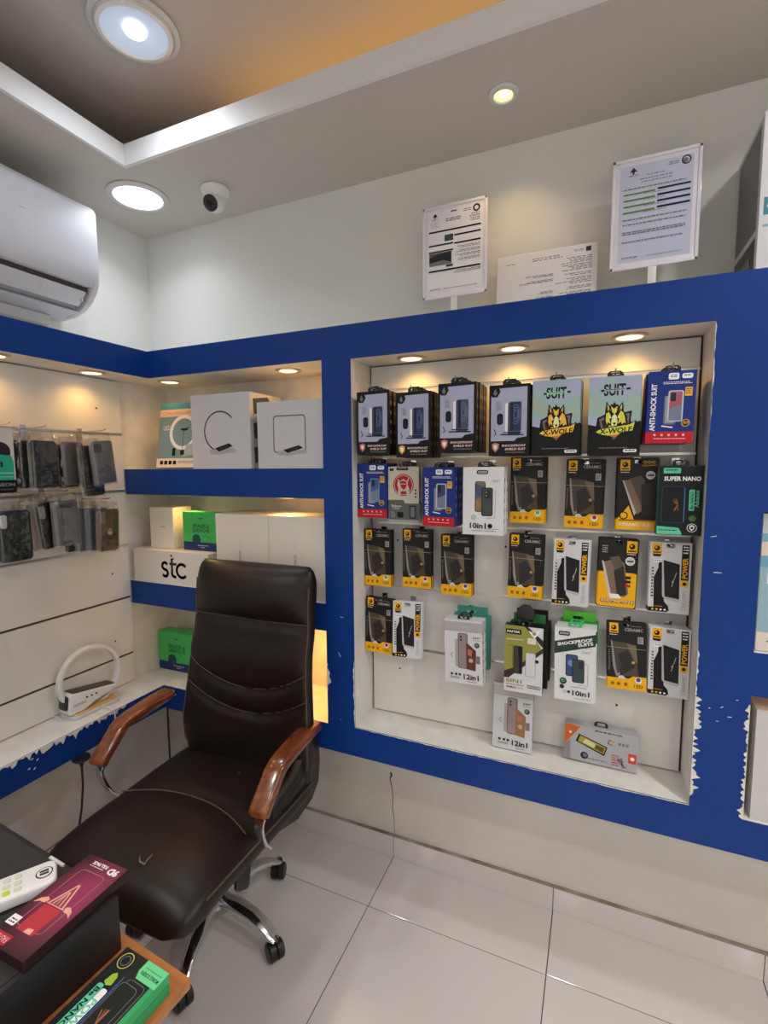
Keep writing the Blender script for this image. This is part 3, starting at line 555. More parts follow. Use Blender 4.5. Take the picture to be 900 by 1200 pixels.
def d_supernano(var):
    w, h = .098, .172; P = Print(w, h)
    P.rect(0, 0, 1, 1, ink(30, 70, 62)); P.rect(.02, .012, .98, .988, DKG); P.rr(.12, .03, .50, .11, .03, TEAL); P.tiny(.17, .055, .45, .09, 1, DKG, 3, 1)
    P.text('SUPER NANO' if not var else 'Be NANO', .54, .185, .80, W_, hf=.115, bold=.035)
    P.rr(.10, .29, .62, .82, .07, ink(40, 60, 84)); P.rr(.12, .30, .59, .81, .06, ink(12, 16, 22)); P.line([(.60, .32), (.60, .80)], .018, ink(70, 110, 170)); P.rr(.20, .33, .50, .78, .05, ink(22, 28, 34)); P.rr(.215, .338, .485, .772, .04, ink(12, 16, 22))
    for a in range(7): P.line([(.40+.05*math.cos(a), .50+.03*math.sin(a)), (.46, .55), (.42+.05*math.cos(a*2), .64)], .010, ink(150, 100, 70))
    P.rr(.70, .34, .82, .64, .03, TEAL); P.text('Be NANO', .76, .49, .44, DKG, hf=.08, rot=90, bold=.02); P.text('Advance', .87, .47, .42, TEAL, hf=.09, rot=90, bold=.02)
    P.poly([(.70, .74), (.79, .70), (.88, .74), (.84, .79), (.74, .79)], ink(80, 110, 60)); P.ell(.79, .885, .11, W_, 18); P.ell(.79, .885, .095, DKG, 18); P.poly([(.73, .86), (.79, .84), (.85, .86), (.84, .90), (.79, .93), (.74, .90)], W_); P.ell(.79, .885, .03, DKG, 8)
    P.poly([(.02, .87), (.50, .89), (.56, .95), (.58, .988), (.02, .988)], TEAL); P.tiny(.06, .92, .46, .95, 1, DKG, 3, 1); return w, h, .03, P, ink(30, 70, 62), None
def d_twelve(var):
    w, h = .114, .195; P = Print(w, h); WT = ink(214, 215, 218) if not var else ink(202, 206, 208); MV = ink(150, 135, 135)
    P.rect(0, 0, 1, 1, WT); P.rect(0, .03, 1, .17, ink(175, 172, 175) if not var else ink(190, 188, 182)); P.text('GODO', .52, .10, .24, ink(195, 192, 196), hf=.06); P.rect(0, .172, 1, .178, GRY)
    P.text('360°', .86, .26, .22, K, hf=.055, bold=.02); P.tiny(.76, .295, .96, .315, 1, GRY, 3, 1); P.ell(.86, .375, .07, DG, 14); P.ell(.85, .37, .045, GRY, 10)
    P.rr(.28, .30, .44, .74, .03, ink(170, 165, 168)); P.rr(.36, .20, .62, .76, .05, ink(95, 86, 88)); P.rr(.38, .21, .60, .75, .04, MV); P.ell(.44, .26, .03, DG, 8); P.ell(.44, .31, .03, DG, 8)
    P.poly([(.58, .34), (.84, .46), (.82, .78), (.58, .76)], ink(95, 60, 55) if not var else ink(150, 115, 70)); P.poly([(.62, .44), (.74, .46), (.72, .56), (.62, .54)], ink(190, 110, 90)); P.ell(.70, .62, .06, ink(200, 170, 130), 10)
    P.rr(.84, .54, .94, .66, .01, ink(130, 120, 118)); P.line([(.22, .52), (.16, .56), (.22, .60)], .012, DG)
    for u in (.18, .30, .40): P.ell(u, .86, .035, K, 8)
    P.tiny(.14, .90, .40, .94, 2, GRY, 3, 1); P.text('12in1', .70, .885, .40, K, hf=.14, bold=.028); P.tiny(.6, .955, .85, .97, 1, K, 3, 1); return w, h, .022, P, WT, None
def d_six(var):
    w, h = .106, .195; P = Print(w, h); OL = ink(150, 148, 70); WT = ink(214, 214, 218)
    P.rect(0, 0, 1, 1, WT); P.poly([(0, 0), (.62, 0), (1, .34), (.56, .52), (.30, .66), (0, .74)], OL); P.poly([(0, .80), (.0, .70), (.30, .62), (1, .29), (1, .36), (.35, .68), (.12, .80)], ink(60, 40, 40)); P.poly([(.52, 0), (.60, 0), (1, .18), (1, .29)], ink(40, 34, 34))
    P.rr(.03, .055, .44, .13, .03, K); P.text('FASTER', .235, .092, .34, W_, hf=.06, bold=.03, slant=.2); P.poly([(.62, .05), (.70, .07), (.76, .06), (.82, .07), (.92, .03), (.84, .12), (.78, .16), (.70, .12)], W_); P.ell(.77, .09, .05, OL, 8)
    P.rr(.60, .16, .82, .25, .02, ink(225, 215, 190)); P.line([(.06, .21), (.50, .20)], .02, WT); P.rr(.24, .30, .48, .72, .04, DG); P.rr(.26, .31, .46, .71, .03, ink(60, 60, 48)); P.poly([(.36, .31), (.46, .31), (.46, .71), (.40, .71)], K)
    P.line([(.10, .30), (.22, .30), (.22, .62)], .008, K); P.frame(.56, .38, .82, .74, .04, .01, GRY, WT); P.ell(.85, .50, .05, K, 10)
    P.text('6IN1', .26, .835, .42, OL, hf=.11, bold=.03); P.tiny(.06, .885, .52, .91, 1, GRY, 3, 1); P.text('SHIELD', .20, .935, .26, K, hf=.05, bold=.03); P.tiny(.62, .87, .95, .93, 2, K, 3, 1); P.tiny(.36, .93, .54, .945, 1, K, 3, 1); return w, h, .028, P, K, None
def d_suits(var):
    w, h = .104, .205; P = Print(w, h); WT = ink(222, 224, 226); DGN = ink(38, 62, 52)
    P.rect(0, 0, 1, 1, WT); P.rr(.10, .05, .38, .11, .04, K); P.text('GODO', .24, .08, .22, W_, hf=.05, bold=.02); P.poly([(0, .20), (1, .06), (1, .22), (0, .37)], DGN)
    P.text('SHOCKPROOF', .50, .185, .88, W_, hf=.09, rot=14, bold=.04); P.text('SUITS', .76, .205, .38, W_, hf=.085, rot=14, bold=.04); P.tiny(.58, .255, .92, .27, 1, GRY, 3, 1)
    P.text('360°', .80, .31, .24, GRY, hf=.055); P.tiny(.70, .335, .92, .35, 1, LGR, 3, 1); P.rr(.28, .36, .58, .66, .05, K); P.rr(.30, .37, .56, .65, .04, ink(55, 80, 130)); P.ell(.42, .48, .09, ink(110, 140, 190), 12)
    P.rr(.44, .42, .74, .74, .05, K); P.rr(.46, .43, .72, .73, .04, ink(60, 72, 76)); P.rr(.60, .45, .70, .55, .03, DG); P.line([(.75, .47), (.83, .48), (.82, .77), (.60, .77)], .008, GRY); P.line([(.12, .38), (.22, .37), (.22, .62), (.14, .63)], .008, LGR)
    P.ell(.22, .735, .09, DGN, 14); P.ell(.21, .73, .05, ink(90, 150, 110), 10); P.ell(.19, .815, .06, DG, 12); P.ell(.26, .88, .04, DG, 10); P.ell(.36, .88, .04, DG, 10); P.ell(.26, .88, .028, W_, 10)
    P.text('10in1', .66, .885, .42, K, hf=.14, bold=.028); P.tiny(.40, .80, .80, .82, 1, GRY, 3, 1); P.tiny(.5, .955, .9, .97, 1, GRY, 3, 1); return w, h, .026, P, WT, None
def d_buds(var):
    w, h = .19, .102; P = Print(w, h); G3 = ink(172, 172, 176)
    P.rect(0, 0, 1, 1, G3); P.poly([(0, 0), (.22, .04), (0, .62)], ink(205, 100, 45)); P.ell(.08, .24, .018, W_, 8); P.poly([(.0, .62), (.08, .46), (.10, 1), (0, 1)], ink(140, 138, 142)); P.tiny(.42, .05, .80, .12, 1, DG, 3, 1)
    P.poly([(.20, .24), (.60, .46), (.56, .72), (.16, .46)], K); P.poly([(.22, .28), (.58, .48), (.55, .67), (.19, .45)], ink(165, 155, 60)); P.poly([(.30, .34), (.44, .44), (.42, .56), (.26, .46)], ink(205, 205, 150)); P.poly([(.44, .44), (.56, .5), (.54, .64), (.42, .56)], ink(90, 80, 40))
    P.ell(.29, .82, .055, DG, 12); P.ell(.30, .81, .03, ink(110, 110, 140), 8); P.line([(.68, .28), (.62, .24), (.60, .34), (.66, .38)], .010, DG); P.ell(.66, .30, .02, YEL, 8)
    for u in (.74, .79, .84): P.rr(u, .26, u+.035, .34, .004, GRY)
    P.rr(.88, .50, .985, .76, .008, ink(205, 70, 45)); P.ell(.932, .63, .028, W_, 10); P.tiny(.66, .62, .76, .95, 5, ink(190, 80, 90), 3, 1); P.text('20w1', .80, .80, .14, K, hf=.06, rot=-60, bold=.02); P.tiny(.34, .86, .60, .92, 1, GRY, 3, 1)
    return w, h, .035, P, G3, None

# ---- build one of each kind, then copy it with its parts
TH = 'screen protector'; DES = {}
def slot(me, x0, x1, z0, z1, d=None):
    # punch a rectangular hang hole through a mesh so the peg passes cleanly
    bm = bmesh.new(); bm.from_mesh(me)
    for co, no in (((x0, 0, 0), (1, 0, 0)), ((x1, 0, 0), (1, 0, 0)), ((0, 0, z0), (0, 0, 1)), ((0, 0, z1), (0, 0, 1))):
        geom = [g for g in bm.faces if min(v.co.x for v in g.verts) < x1+.004 and max(v.co.x for v in g.verts) > x0-.004 and max(v.co.z for v in g.verts) > z0-.004 and min(v.co.z for v in g.verts) < z1+.004]
        geom += list({e for f in geom for e in f.edges})+list({v for f in geom for v in f.verts})
        bmesh.ops.bisect_plane(bm, geom=geom, plane_co=co, plane_no=no, dist=1e-6)
    kill = [f for f in bm.faces if x0 < f.calc_center_median().x < x1 and z0 < f.calc_center_median().z < z1 and abs(f.normal.y) > .5]
    bmesh.ops.delete(bm, geom=kill, context='FACES')
    if d:
        vs = [[bm.verts.new((x, y, z)) for y in (0.0005, d-.0005)] for x, z in ((x0, z0), (x1, z0), (x1, z1), (x0, z1))]
        for i in range(4): a, b = vs[i], vs[(i+1) % 4]; bm.faces.new((a[0], a[1], b[1], b[0]))
    bm.to_mesh(me); bm.free()
def proto(key, fn, var, name):
    w, h, d, P, side, tab = fn(var)
    e = thing(name, '', 'phone case box', (0, 0, 0)); m = MB().box(-w/2, w/2, 0, d, -h/2, h/2, side); b = m.build('box_body', e, bevel=.0008, segs=1)
    p = link('printed_front', P.mesh(), e); parts = [b, p]
    if d < .012: slot(b.data, -.009, .009, h/2-.0145, h/2-.0045, d); slot(p.data, -.009, .009, h/2-.0145, h/2-.0045)
    if d > .012:
        sp = MB(); sp.flat = True
        for i in range(5): z = -h*.32+i*h*.15; sp.add([(w/2+.0001, d*.3, z), (w/2+.0001, d*.7, z), (w/2+.0001, d*.7, z+h*.06), (w/2+.0001, d*.3, z+h*.06)], [(0, 1, 2, 3)], GRY)
        parts.append(sp.build('printed_side', e))
    if tab:
        q = MB().prism([(-.020, h/2), (-.020, h/2+.009), (-.014, h/2+.016), (.014, h/2+.016), (.020, h/2+.009), (.020, h/2)], .009, .0105, BLACKP, 'y')
        o = q.build('hang_tab', e); slot(o.data, -.010, .010, h/2+.0025, h/2+.0115); parts.append(o)
    elif d > .012:
        q = MB().prism([(-.018, h/2), (-.018, h/2+.009), (-.012, h/2+.0145), (.012, h/2+.0145), (.018, h/2+.009), (.018, h/2)], d*.45, d*.45+.001, BLACKP if key != 'suits0' else GREEN, 'y'); o = q.build('hang_tab', e); slot(o.data, -.010, .010, h/2+.0022, h/2+.0112); parts.append(o)
    PARTS[e.name] = parts; DES[key] = (e, w, h, d, [False]); return e
def pack(key, x, y, z, roll, label, cat='phone case box', yaw=0, group=None):
    group = group or ('phone case boxes hanging in the niche' if cat == 'phone case box' else 'screen protector packs hanging in the niche' if cat == TH else None)
    e, w, h, d, used = DES[key]; L = (x, y, z); R = (0, math.radians(roll), math.radians(yaw))
    if not used[0]:
        used[0] = True; e.location = L; e.rotation_euler = R; e['label'] = label; e['category'] = cat; o = e
        if group: o['group'] = group
    else: o = dup(e, L, R, label, group); o['category'] = cat
    return o
for k, fn, v, nm in [('sp0', d_shockproof, 0, 'case_box'), ('sp1', d_shockproof, 1, 'case_box'), ('sp2', d_shockproof, 2, 'case_box'), ('sp3', d_shockproof, 3, 'case_box'), ('wolf0', d_wolf, 0, 'case_box'), ('wolf1', d_wolf, 1, 'case_box'),
     ('as0', d_antishock, 0, 'case_box'), ('as1', d_antishock, 1, 'case_box'), ('as2', d_antishock, 2, 'case_box'), ('bull', d_bull, 0, 'case_box'), ('ten', d_ten, 0, 'case_box'),
     ('ce0', d_ceramic, 0, 'screen_protector_pack'), ('ce1', d_ceramic, 1, 'screen_protector_pack'), ('ce2', d_ceramic, 2, 'screen_protector_pack'), ('cp0', d_ceramic_plus, 0, 'screen_protector_pack'), ('cp1', d_ceramic_plus, 1, 'screen_protector_pack'),
     ('pw', d_power, 0, 'screen_protector_pack'), ('nano', d_supernano, 0, 'case_box'), ('tw0', d_twelve, 0, 'case_box'), ('tw1', d_twelve, 1, 'case_box'), ('six', d_six, 0, 'case_box'), ('suits0', d_suits, 0, 'case_box'), ('buds', d_buds, 0, 'case_box')]:
    proto(k, fn, v, nm)
# plain backs used behind the front packs: teal, black-green, green
def plain(name, w, h, d, col, lab, x, y, hz, cat='phone case box', tabcol=BLACKP, th=.026):
    """hz = height of the peg; a wide header flap with a slot rises round it"""
    e = thing(name, lab, cat, (x, y, hz-.007-h/2)); MB().box(-w/2, w/2, 0, d, -h/2, h/2, col).build('box_body', e, bevel=.0008, segs=1)
    o = MB().prism([(-w*.42, h/2), (-w*.42, h/2+th), (w*.42, h/2+th), (w*.42, h/2)], d*.4, d*.4+.001, tabcol, 'y').build('header_flap', e); slot(o.data, -.018, .010, h/2+.0015, h/2+.0125); e['group'] = 'phone case boxes hanging in the niche'; return e
def stack(key, x, z, y, n, label, roll=0, cat='phone case box', behind=None, yaw=0, hk=True, step=None, hz=None):
    """front pack at y, n more of the same kind behind it on the same hook"""
    d = DES[key][3]; h = DES[key][2]; pack(key, x, y, z, roll, label, cat, yaw)
    ordn = ['second from front', 'third from front', 'fourth from front', 'fifth from front']
    st = step or d+.002
    for i in range(n):
        yy = y+st*(i+1)
        if yy+d > ND-.006: break
        pack(key, x+random.uniform(.002, .004)*(-1 if x > 1.6 else 1), yy, z+random.uniform(-.001, .0015), roll, '%s, %s' % (behind or label.split(',')[0], ordn[i]), cat, yaw)
    if hk: hook(x, hz if hz is not None else z+h/2+(.0075 if d > .012 else -.009), y)
SPL = 'black-framed lilac shockproof box'
stack('sp0', .922, 1.675, .0, 3, SPL+' with pink shield, leftmost of the top row', behind=SPL+' in the leftmost stack'); stack('sp1', 1.050, 1.666, .004, 3, SPL+' with amber shield, second in the top row', behind=SPL+' in the second stack')
stack('sp2', 1.188, 1.678, -.022, 4, SPL+' hanging highest, third in the top row', behind=SPL+' in the third, highest stack'); stack('sp3', 1.326, 1.667, .0, 2, SPL+' with dull brown shield, fourth in the top row', behind=SPL+' in the stack left of the wolf boxes')
stack('wolf0', 1.445, 1.668, .0, 3, 'green-tinted holographic wolf emblem box, left of the two wolf boxes', behind='wolf emblem box of the left wolf stack')
stack('wolf1', 1.582, 1.667, .0, 3, 'silver-blue holographic wolf emblem box, right of the two wolf boxes', behind='wolf emblem box of the right wolf stack')
stack('as1', 1.704, 1.682, .0, 3, 'navy and red anti-shock box with pink phone at the top right', roll=1, behind='anti-shock box of the top right stack')
stack('as0', .9005, 1.469, .035, 2, 'navy and red anti-shock box leftmost in the second row', behind='anti-shock box of the leftmost second-row stack')
stack('bull', 1.004, 1.459, .04, 2, 'cream and grey box with a red bull emblem in a circle', behind='cream box of the bull emblem stack')
stack('as2', 1.128, 1.456, .0, 3, 'navy and red anti-shock box between the bull box and the white box', yaw=-7, behind='anti-shock box of the stack beside the bull box')
stack('ten', 1.258, 1.447, .0, 1, 'white 10in1 box showing a green phone, in the second row', behind='white 10in1 box of the second-row stack')
def thin(key, x, z, label, beh, n=1, roll=0, y=.08, yaw=0): stack(key, x, z, y, n, label, roll, TH, yaw=yaw, step=.010, behind='thin pack behind the '+beh)
thin('ce0', 1.368, 1.475, 'black and yellow pack with green dot, first right of the white 10in1 box', 'pack right of the white 10in1 box', 3); thin('ce1', 1.517, 1.467, 'black and yellow pack with red dot, below the two wolf boxes', 'pack below the wolf boxes', 2, 1)
thin('cp0', 1.646, 1.469, 'black pack with white seal and yellow wavy base beside the dark green box', 'white seal pack beside the dark green box', 3, 0, .07)
stack('nano', 1.7365, 1.457, .03, 0, 'dark green super nano box at the right end of the second row', behind='dark green nano box of the second-row stack')
thin('ce0', .898, 1.248, 'black and yellow pack leftmost in the third row, below the navy box', 'leftmost third-row pack', 1); thin('ce1', 1.033, 1.254, 'black and yellow pack in the third row, below the bull emblem box', 'pack below the bull box', 1); thin('ce2', 1.161, 1.243, 'black and yellow pack with violet dot, left of the third-row bare gap', 'pack left of the third-row bare gap', 2, -.5)
thin('ce2', 1.366, 1.255, 'black and yellow pack with violet dot, right of the third-row bare gap', 'pack right of the third-row bare gap', 2, 1); thin('pw', 1.489, 1.246, 'white and black power pack in the third row above the green-striped box', 'third-row power pack above the green-striped box', 2, 1)
thin('cp1', 1.607, 1.254, 'black and yellow matte pack between two white power packs', 'matte pack between two white packs', 2, 1); thin('pw', 1.729, 1.252, 'white and black power pack at the right end of the third row', 'power pack ending the third row', 2, 0)
thin('ce1', .900, 1.021, 'black and yellow pack leftmost in the fourth row', 'leftmost fourth-row pack', 1, 1.5); thin('pw', 1.002, 1.020, 'white power pack turned sideways on its hook in the fourth row', 'sideways white power pack', 1, 1, .075, 12)
stack('tw0', 1.197, .990, .035, 1, 'white 12in1 box hanging in front of a teal box', roll=-1.5); plain('case_box', .112, .165, .022, ink(60, 140, 125), 'teal box hanging behind the white 12in1 box', 1.209, .088, 1.096, tabcol=ink(60, 140, 125))
stack('six', 1.372, .995, .03, 0, 'olive and white 6in1 box in the fourth row'); plain('case_box', .106, .188, .024, ink(24, 30, 28), 'black box with green header flap directly behind the olive 6in1 box', 1.382, .062, 1.100, tabcol=ink(40, 110, 60)); plain('case_box', .106, .175, .024, ink(24, 26, 28), 'black box last on the hook of the olive 6in1 box', 1.386, .092, 1.100, th=.032)
o = MB().prism([(-.006, .006), (-.024, .012), (-.026, .024), (-.018, .045), (-.006, .052), (.010, .050), (.024, .034), (.024, .012), (.006, .006)], 0, .012, BLACKP, 'y').build('hanger_clip', None, bevel=.003); o.location = (1.374, .046, 1.0985); tag(o, 'black plastic hanger clip above the olive 6in1 box', 'clip')
stack('suits0', 1.508, 1.002, .03, 1, 'white box with dark green diagonal shockproof stripe', roll=-1); plain('case_box', .10, .19, .026, ink(50, 150, 70), 'green box last on the hook behind the green-striped box', 1.515, .094, 1.112, tabcol=ink(90, 200, 60))
thin('ce2', 1.637, 1.028, 'black and yellow pack in the fourth row, right of the green-striped box', 'fourth-row pack beside the green-striped box', 1, -2); thin('pw', 1.7375, 1.026, 'white and black power pack at the right end of the fourth row', 'power pack ending the fourth row', 2, 0)
o = pack('tw1', 1.339, .080, .795, -1, 'grey-white 12in1 case box standing below the olive box'); 
o.location.z = NZ0+.1010; o.rotation_euler = (math.radians(-5), 0, 0); o.location.y = .072
o = pack('buds', 1.580, .085, NZ0+.056, 0, 'grey and orange accessory box lying on the niche floor at the right', 'accessory box'); o.rotation_euler = (math.radians(-4), math.radians(1.2), 0)
# ================================================================== LEFT WALL: bare phone cases in clear bags
def case_mesh(w, h, t, m, camera, kind):
    mb = MB(); mb.prism(rrect(-w/2, -h/2, w/2, h/2, .011, 5), -t, 0, m, 'y'); return mb
def bagged(x, y, z, w, h, col, label, roll=0, cam_='block', extra=None, bagw=.014, yaw=0, t=.009):
    e = thing('bagged_phone_case', label, 'phone case', (x, y, z), (0, math.radians(roll), math.radians(90+yaw)))
    case_mesh(w, h, t, col, None, None).build('case_shell', e, bevel=.0025, segs=2)
    if cam_ == 'block':
        cc_ = MB().prism(rrect(-w/2+.006, h/2-.040, -w/2+.034, h/2-.010, .006), -t-.002, -t+.001, DG, 'y').build('camera_cutout', e, bevel=.001)
        k = MB()
        for a, b in ((.013, .017), (.027, .017), (.020, .031)): k.cyl((-w/2+a, -t-.0022, h/2-b), .0052, .002, BLACKP, 14, 'y')
        k.build('lens_ring', cc_)
    elif cam_ == 'strip':
        MB().prism(rrect(-w/2+.006, h/2-.050, -w/2+.024, h/2-.010, .006), -t-.002, -t+.001, extra or SIL, 'y').build('camera_cutout', e, bevel=.001)
    elif cam_ == 'slot':
        MB().prism(rrect(-w/2+.018, h/2-.024, w/2-.018, h/2-.010, .005), -t-.0015, -t+.001, K, 'y').build('camera_cutout', e)
        MB().prism(rrect(-.014, -h/2+.012, .018, h/2-.034, .004), -t-.0018, -t+.001, col, 'y').build('grip_strap', e, bevel=.001)
    elif cam_ == 'strap':
        MB().prism(rrect(-w/2+.006, h/2-.040, -w/2+.034, h/2-.010, .006), -t-.002, -t+.001, DG, 'y').build('camera_cutout', e, bevel=.001)
        MB().prism(rrect(-.012, -h/2+.010, .016, h/2-.045, .004), -t-.0025, -t+.001, col, 'y').build('grip_strap', e, bevel=.001)
    # clear bag: two thin crumpled sheets round the case, pinched at the top
    rnd = random.Random(hash(label) % 1000 if False else len(label)*7+int(z*100)); B = MB(); n, k = 7, 10; W = w/2+bagw/2; zt = h/2+.026; zb = -h/2-.006
    for sgn, yy in ((1, -t-.004), (-1, .003)):
        vs = []
        for j in range(k+1):
            z_ = zb+(zt-zb)*j/k; pin = 1-.25*max(0, (z_-h/2)/.034)
            for i in range(n+1):
                u = -1+2*i/n; edge = max(0, 1-abs(u)**6)*(1 if z_ < h/2 else max(.15, 1-(z_-h/2)/.034))
                vs.append((u*W*pin, -.002+(yy+.002)*edge+rnd.uniform(-.0015, .0015)*(.4 if z_ < h/2 else 1.6), z_+rnd.uniform(-.002, .002)))
        B.add(vs, [(j*(n+1)+i, j*(n+1)+i+1, (j+1)*(n+1)+i+1, (j+1)*(n+1)+i) for j in range(k) for i in range(n)], FILM)
    B.flat = True
    B.build('clear_bag', e, smooth=True, angle=20); e['group'] = 'bagged phone cases on the left wall'
    return e
MG = mat('matte_grey_case', (.20, .20, .23), .5); OLV = mat('dark_olive_case', (.028, .032, .022), .3); BRN = mat('brown_leather_case', (.20, .085, .035), .45, noise=.2, nscale=60); PNK = mat('pale_pink_case', (.55, .42, .38), .5); NVG = mat('dark_green_case', (.015, .025, .022), .35); DBR = mat('dark_brown_case', (.035, .02, .015), .4); SLT = mat('slate_case', (.10, .12, .15), .4); BLK = mat('matte_black_case', (.010, .010, .011), .35)
bagged(-.055, -.366, 1.559, .080, .148, OLV, 'glossy dark olive phone case hanging in front, upper hook left of centre', 0)
for i, (c_, L) in enumerate([(DG, 'dark grey phone case just behind the olive one'), (DBR, 'dark brown phone case behind the olive one, offset to the left'), (BLK, 'black phone case last on the olive case hook')]):
    bagged(-.080-.022*i, -.388-.018*i, 1.560, .078, .146, c_, L, -1, None)
bagged(-.035, -.178, 1.566, .078, .148, MG, 'grey phone case with stitched strap, front of the upper right hook', -5, 'strap')
for i, (c_, L, dz, dy) in enumerate([(DBR, 'plum-brown phone case just behind the grey strap case', -.012, -.020), (BLK, 'black phone case sagging lowest on the upper right hook', -.040, .000), (MG, 'mid grey phone case far back on the upper right hook', .0, -.052), (SLT, 'slate phone case last on the upper right hook', -.008, -.062)]):
    bagged(-.056-.022*i, -.190+dy, 1.562+dz, .076, .146, c_, L, -2, None)
bagged(-.050, -.470, 1.345, .092, .152, NVG, 'dark green phone case with pale camera strip at the left edge of the photo', 0, 'strip', W_)
bagged(-.076, -.480, 1.345, .092, .152, BLK, 'black phone case behind the dark green one at the left edge', 2, None)
bagged(-.035, -.322, 1.3705, .078, .144, MG, 'grey phone case with slot camera, front of the lower middle hook', -1, 'slot')
for i, (c_, L, dy, r_) in enumerate([(BLK, 'tilted black phone case behind the grey slot case', -.034, -6), (PNK, 'pale pink phone case behind the tilted black one', -.045, -4), (PNK, 'second pale pink phone case at the back of the lower middle hook', -.052, -3)]):
    bagged(-.058-.022*i, -.322+dy, 1.366, .080, .148, c_, L, r_, None if i else 'strip', SIL if not i else None)
e_ = bagged(-.035, -.176, 1.328, .078, .148, BRN, 'brown leather phone case with silver ring stand, front of the lower right hook', 3, 'strip', ink(150, 146, 140))
mm = MB().cyl((0, -.0125, -.006), .011, .004, CHROME, 20, 'y'); mm.tube([(.016*math.cos(a), -.014, -.016+.015*math.sin(a)) for a in [2*PI*i/16 for i in range(17)]], .0016, DG, n=6); mm.build('ring_stand', e_, smooth=True)
for i, (c_, L, dy) in enumerate([(SLT, 'slate blue phone case behind the brown ring case', -.020), (MG, 'dark grey phone case further behind the brown ring case', -.044), (DBR, 'maroon-brown phone case last on the brown case hook', -.070)]):
    bagged(-.058-.022*i, -.178+dy, 1.333, .078, .146, c_, L, 1, None)
for y, z, xf in ((-.366, 1.674, -.05), (-.178, 1.674, -.03), (-.47, 1.4695, -.05), (-.322, 1.4712, -.03), (-.176, 1.4365, -.03), (-.47, 1.674, -.05)): hookl(y, z, xf)
# teal retail card in a bag at the left edge
e_ = thing('retail_case_pack', 'teal and white retail pack with a numeral 1, cut by the left frame edge', 'phone case', (-.045, -.502, 1.570), (0, 0, math.radians(90)))
MB().box(-.047, .047, 0, .012, -.095, .095, ink(205, 200, 195)).build('pack_body', e_, bevel=.001, segs=1)
P_ = Print(.094, .19); P_.rect(0, 0, 1, 1, ink(205, 200, 195)); P_.ell(.60, .36, .30, ink(45, 30, 45), 18); P_.poly([(.1, .5), (.4, .40), (.9, .42), (.97, .52), (.97, .80), (.1, .80)], ink(40, 165, 135)); P_.rect(0, .80, 1, 1, K)
P_.text('1', .62, .56, .06, K, hf=.16, bold=.02); P_.tiny(.3, .68, .95, .72, 1, ink(150, 220, 200), 3, 1); P_.tiny(.3, .745, .95, .765, 1, ink(150, 220, 200), 5, 1); P_.text('NEON', .70, .87, .5, SIL, hf=.10); P_.tiny(.3, .94, .9, .96, 1, GRY, 3, 1)
o = link('printed_front', P_.mesh(), e_)

# ================================================================== CORNER SHELVES
def prod_box(name, label, x, y, z, w, d, h, col, cat='box', yaw=0, lean=0, bevel=.0012):
    e = thing(name, label, cat, (x, y, z), (math.radians(lean), 0, math.radians(yaw)))
    MB().box(-w/2, w/2, 0, d, 0, h, col).build('box_body', e, bevel=bevel, segs=1); return e
def front(e, P, h):
    o = link('printed_front', P.mesh(), e); o.location = (0, 0, h/2); return o
S1, S2, S3 = 1.5405, 1.0981, .6875
CB = ink(196, 196, 200); 
# ring light box
w, h = .205, .252; e = prod_box('ring_light_box', 'teal ring light box leaning against the corner on the top shelf', .060, .055, S1+.0052, w, .03, h, ink(150, 175, 180), lean=-9)
TB = ink(70, 140, 155); GB = ink(120, 150, 160); P = Print(w, h); P.rect(0, 0, 1, 1, GB); P.rect(0, 0, 1, .09, TB); P.rect(.0, .10, 1, .21, ink(225, 195, 170)); P.text('12 INCH RING LIGHT', .44, .155, .72, ink(190, 90, 60), hf=.06)
P.text('LED', .20, .385, .17, W_, hf=.085); P.ell(.62, .46, .34, ink(240, 236, 232), 36, rv=.27); P.ell(.62, .46, .27, GB, 36, rv=.215); P.poly([(.50, .37), (.54, .40), (.70, .40), (.76, .37), (.72, .43), (.64, .44), (.58, .43)], K); P.line([(.63, .43), (.63, .72)], .012, K); P.line([(.63, .56), (.63, .62)], .03, GRY)
P.poly([(.72, .66), (1, .60), (1, .80), (.62, .84)], ink(165, 180, 185)); P.rr(.38, .70, .46, .82, .01, K); P.rr(.58, .73, .68, .81, .02, K); P.rect(0, .86, 1, 1, ink(232, 215, 200))
for u in (.09, .20, .31, .42): P.rr(u, .895, u+.08, .955, .01, K)
P.tiny(.55, .90, .95, .95, 2, GRY, 3, 1); front(e, P, h)
# white lamp boxes
def lampbox(label, x, w, d, h, kind, yaw):
    e = prod_box('lamp_box', label, x, .012, S1, w, d, h, CB, yaw=yaw); P = Print(w, h); P.rect(0, 0, 1, 1, CB)
    if kind == 'c':
        pts = [(.50+.27*math.cos(math.radians(a)), .50+.265*math.sin(math.radians(a))) for a in range(110, 321, 8)]; P.line(pts, .02, ink(60, 60, 66)); bx = .52
    else:
        pts = [(p[0]/w+.5, .5-p[1]/h) for p in rrect(-.062, -.058, .062, .062, .012, 4)]; P.line(pts, .016, ink(110, 96, 92), closed=True); bx = .52
    P.poly([(bx-.22, .745), (bx+.18, .72), (bx+.24, .745), (bx+.24, .78), (bx-.06, .81), (bx-.2, .80)], ink(168, 168, 174)); P.poly([(bx-.12, .725), (bx+.12, .66), (bx+.19, .70), (bx-.05, .77)], K); P.poly([(bx-.06, .725), (bx+.11, .68), (bx+.14, .70), (bx-.02, .745)], DG); front(e, P, h)
    sp = MB(); sp.flat = True
    for i in range(3):
        z0 = .02+i*h*.32; sp.add([(w/2+.0004, d*.12, z0), (w/2+.0004, d*.85, z0+.01), (w/2+.0004, d*.55, z0+h*.25), (w/2+.0004, d*.10, z0+h*.2)], [(0, 1, 2, 3)], ink(70, 78, 92))
    sp.build('printed_side', e); return e
lampbox('large white box with a C-shaped lamp drawing in the middle of the top shelf', .322, .262, .185, .262, 'c', 0)
